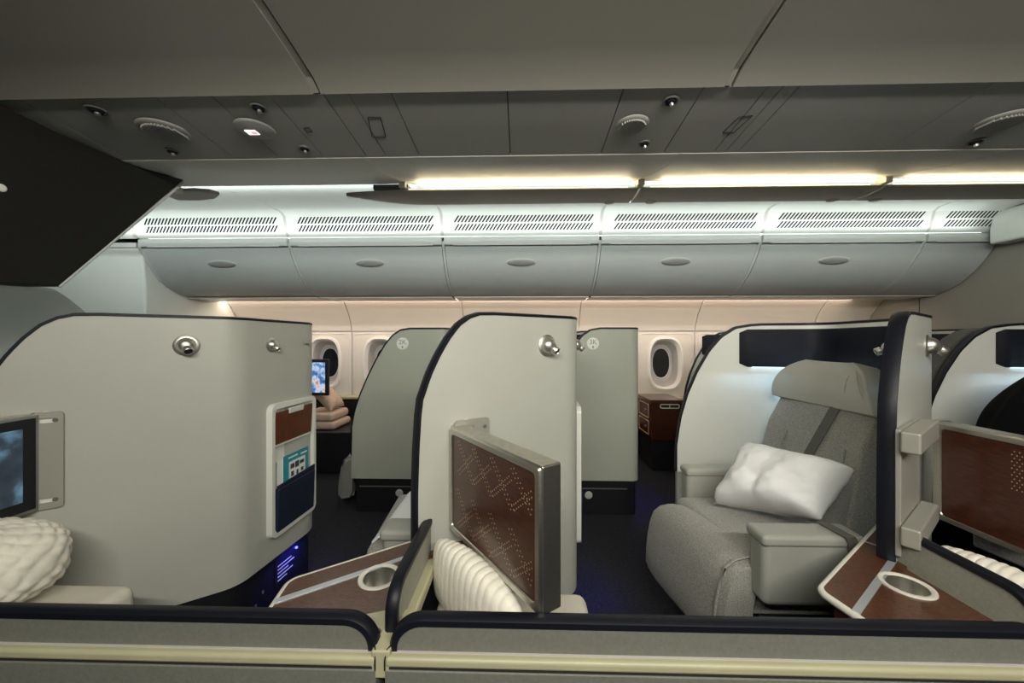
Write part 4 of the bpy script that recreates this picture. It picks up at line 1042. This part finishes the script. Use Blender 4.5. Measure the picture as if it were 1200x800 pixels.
    bkc = cushion(lambda f: (-0.275 + 0.025*f, 0.295 - 0.015*f), 0.0, 0.525, 12, 16, bolster, 0.03, 'backrest', 'fabric_grey')
    def head(y, f): return 0.062 + 0.030*math.sin(math.pi*min(1, f*0.9 + 0.05)) + 0.02*abs(y)**3
    hr = cushion(lambda f: (-0.268 + 0.085*f**1.7 + 0.06*f**7, 0.297 - 0.10*f**1.7 - 0.07*f**7), 0.515, 0.715, 12, 16, head, 0.02, 'headrest', 'leather')
    for yy in (-0.145, -0.165, -0.185) if False else (-0.13,):
        MB().tube([bk2(yy - 0.0, 0.535 + 0.17*i/10, head(-0.48, i/10) + 0.0015) for i in range(11)], 0.0022, 5).build('headrest_seam', 'leather_dark', hr, O)
    for q in (0.232, 0.241, 0.250):
        MB().tube([bk2(-q + 0.005 + 0.085*(i/10)**1.7, 0.54 + 0.155*i/10, head(-0.88, i/10) + 0.002) for i in range(11)], 0.003, 5).build('headrest_pleat', 'leather', hr, O)
    for sy in (-1, 1):
        MB().tube([bk2(sy*(0.262 - 0.10*math.sin(i/12*1.5)), 0.06 + 0.30*i/12 + 0.02*math.sin(i/12*3), bolster(0.7, 0.5) + 0.0005 - 0.02*(1 - i/12)*0 ) for i in range(13)], 0.0035, 5).build('bolster_seam', 'fabric_grey', bkc, O, smooth=60)
    MB().ribbon([bk2(-0.075 - 0.0*i, 0.525 - 0.30*i/6, bolster(-0.28, 0.5) + 0.006) + ey*(0.10*i/6) for i in range(7)], (0, 1, 0.2), 0.045, 0.003).build('shoulder_belt', 'belt', bkc, O)
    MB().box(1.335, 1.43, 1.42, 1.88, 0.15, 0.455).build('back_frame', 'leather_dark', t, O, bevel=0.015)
    return t
seat3 = make_seat('grey fabric suite seat with the white pillow on it')
seat2 = copy_tree(seat3); seat2['label'] = 'grey suite seat with white sheet partly hidden behind the perforated monitor shell'; seat2.location.x -= PITCH
for c in seat2.children:
    if c.name.startswith('armrest') and (c.data.vertices[0].co.y + 1.6) < 1.5: c.location.x += 0.11
for c in [c for c in list(seat2.children) if c.name.startswith(('leg_rest', 'welt'))]: bpy.data.objects.remove(c)
seatk = dup(seat3, (-2.12, 1.53, 0), 'grey seat with leg rest showing beside the 2K panel')
for c in seatk.children:
    if c.name.startswith(('leg_rest', 'welt')): c.location += Vector((0.02, -0.02, -0.12))
    if c.name.startswith('armrest'): c.location.x += 0.13
seat4 = dup(seat3, (PITCH, 0, 0), 'suite seat under the black coat')
for c in [c for c in list(seat4.children) if c.name.startswith(('leg_rest', 'welt'))]: bpy.data.objects.remove(c)
# white sheet over the hidden seat
sh = thing('bed_sheet', (-0.4, 1.6, 0.5), 'white sheet over the seat partly hidden by the perforated monitor shell', 'sheet')
loops = []
for j in range(9):
    y = 1.40 + 0.44*j/8; loops.append([(-0.08, y, 0.503), (-0.5, y, 0.504), (-0.545, y, 0.500), (-0.566, y, 0.482), (-0.572, y, 0.45 + 0.006*math.sin(j*2)), (-0.577, y, 0.45 + 0.006*math.sin(j*2)), (-0.573, y, 0.486), (-0.55, y, 0.507), (-0.5, y, 0.511), (-0.08, y, 0.510)])
MB().loft(loops).build('sheet', 'linen', sh, sh.location, smooth=60)

# pillow leaning on the seat back
pil = thing('pillow', (1.05, 1.6, 0.49), 'plump white pillow leaning on the grey suite seat', 'pillow')
pc_ = [atY(836, 590, 1.70), atY(962, 609, 1.375), atY(1004, 549, 1.40), atY(877, 519, 1.78)]
pillow_mesh(pc_[0], pc_[1], pc_[2], pc_[3], 0.235, seed=3.3, wr=0.010, ear=0.16, belly=0.5, freq=2.6).build('pillow_case', 'linen', pil, pil.location, smooth=80)

# black coat over the next seat
coat = thing('coat', (2.25, 1.70, 0.48), 'black coat heaped over the seat beside the wood-backed monitor', 'coat')
loops = []
for j in range(41):
    f = j/40; z = 0.49 + 0.69*f; wx = 0.30*(1 - f**3.0)**0.6 + 0.02; wy = 0.21*(1 - f**4.0)**0.7 + 0.02; lp = []
    for i in range(60):
        th = 2*math.pi*i/60
        q = 1 + 0.05*math.sin(th*7 + 2.5*noise.noise(Vector((math.cos(th), math.sin(th), f*2))))*(1 - f*0.6) + 0.10*noise.noise(Vector((math.cos(th)*1.5, math.sin(th)*1.5, f*3)))
        lp.append(Vector((2.25 + 0.16*f + math.cos(th)*wx*q, 1.63 + math.sin(th)*wy*q, z)))
    loops.append(lp)
MB().loft(loops).build('coat_body', 'cloth_black', coat, coat.location, smooth=60)

# ------------------------------------------------------------------ things by the windows
cab = thing('drawer_cabinet', (1.55, 3.75, 0), 'dark wood drawer cabinet below the window beside the 3K panel', 'cabinet')
O = cab.location.copy()
xa, xb, ya, yb_ = 1.235, 1.55, 3.58, 4.0
MB().box(xa + 0.01, xb, ya + 0.01, yb_, 0.30, 0.66).build('body', 'wood_dark', cab, O, bevel=0.004)
MB().box(xa + 0.03, xb, ya + 0.03, yb_, 0.0, 0.30).build('base', 'black', cab, O)
MB().box(xa, xb + 0.01, ya - 0.005, yb_, 0.66, 0.69).build('top', 'wood_table', cab, O, bevel=0.005)
for z0 in (0.34, 0.50):
    d_ = MB().box(xa - 0.002, xa + 0.01, ya + 0.03, yb_ - 0.08, z0, z0 + 0.145).build('drawer', 'wood_dark', cab, O)
    rr = rrect(0.29, 0.13, 0.015, 3, (ya + yb_ - 0.05)/2, z0 + 0.072)
    MB().tube([(xa - 0.003, y, z) for y, z in rr + [rr[0]]], 0.004, 5).build('drawer_inlay', 'inlay', d_, O)
    MB().lathe((xa - 0.002, ya + 0.12, z0 + 0.072), (-1, 0, 0), [(0, 0.012), (0.012, 0.014), (0.016, 0.008)], 12).build('knob', 'steel', d_, O)
rr = rrect(0.18, 0.035, 0.014, 3, 1.42, 0.628)
fo = MB().tube([(x, ya + 0.004, z) for x, z in rr + [rr[0]]], 0.005, 5).build('front_frame', 'white_plastic', cab, O)
MB().tube([(1.42, ya + 0.004, 0.611), (1.42, ya + 0.004, 0.645)], 0.004, 5).build('frame_bar', 'white_plastic', fo, O)

be = thing('window_bench', (-1.95, 3.7, 0), 'black bench below the window carrying the stacked cushions', 'bench')
MB().box(-2.45, -1.62, 3.45, 4.05, 0.0, 0.395).build('seat_block', 'black', be, be.location, bevel=0.015)
for i, (p0, sz, th, tl, l) in enumerate((((-1.965, 3.68), (0.34, 0.36), 0.075, 0.0, 'beige folded cushion at the bottom of the stack on the bench'),
                                   ((-1.985, 3.69), (0.33, 0.35), 0.085, 0.0, 'beige folded cushion in the middle of the stack on the bench'))):
    z = 0.397 + i*0.078
    t = thing('cushion', (p0[0], p0[1], z), l, 'cushion', 'beige cushions on the bench')
    MB().box(p0[0] - sz[0]/2, p0[0] + sz[0]/2, p0[1] - sz[1]/2, p0[1] + sz[1]/2, z, z + th).build('cover', 'pinkish', t, t.location, bevel=0.034, seg=5)
t = thing('cushion', (-2.05, 3.7, 0.56), 'beige pillow leaning on top of the cushion stack on the bench', 'cushion', 'beige cushions on the bench')
pillow_mesh((-1.86, 3.56, 0.575), (-1.86, 3.84, 0.575), (-2.08, 3.84, 0.80), (-2.08, 3.56, 0.80), 0.12, 20, 16, seed=2, wr=0.006).build('pillow_case', 'pinkish', t, t.location, smooth=80)
t = thing('window_monitor', (-1.92, 3.50, 0.76), 'small bright monitor showing a picture beside the window', 'monitor')
MB().box(-2.16, -1.80, 3.395, 3.425, 0.745, 1.085).build('bezel', 'black', t, t.location, bevel=0.006)
MB().box(-2.13, -1.83, 3.392, 3.396, 0.775, 1.055).build('screen', 'screen_bright', t, t.location)
MB().box(-2.12, -2.06, 3.43, 3.47, 0.395, 1.0).build('stand', 'black', t, t.location)
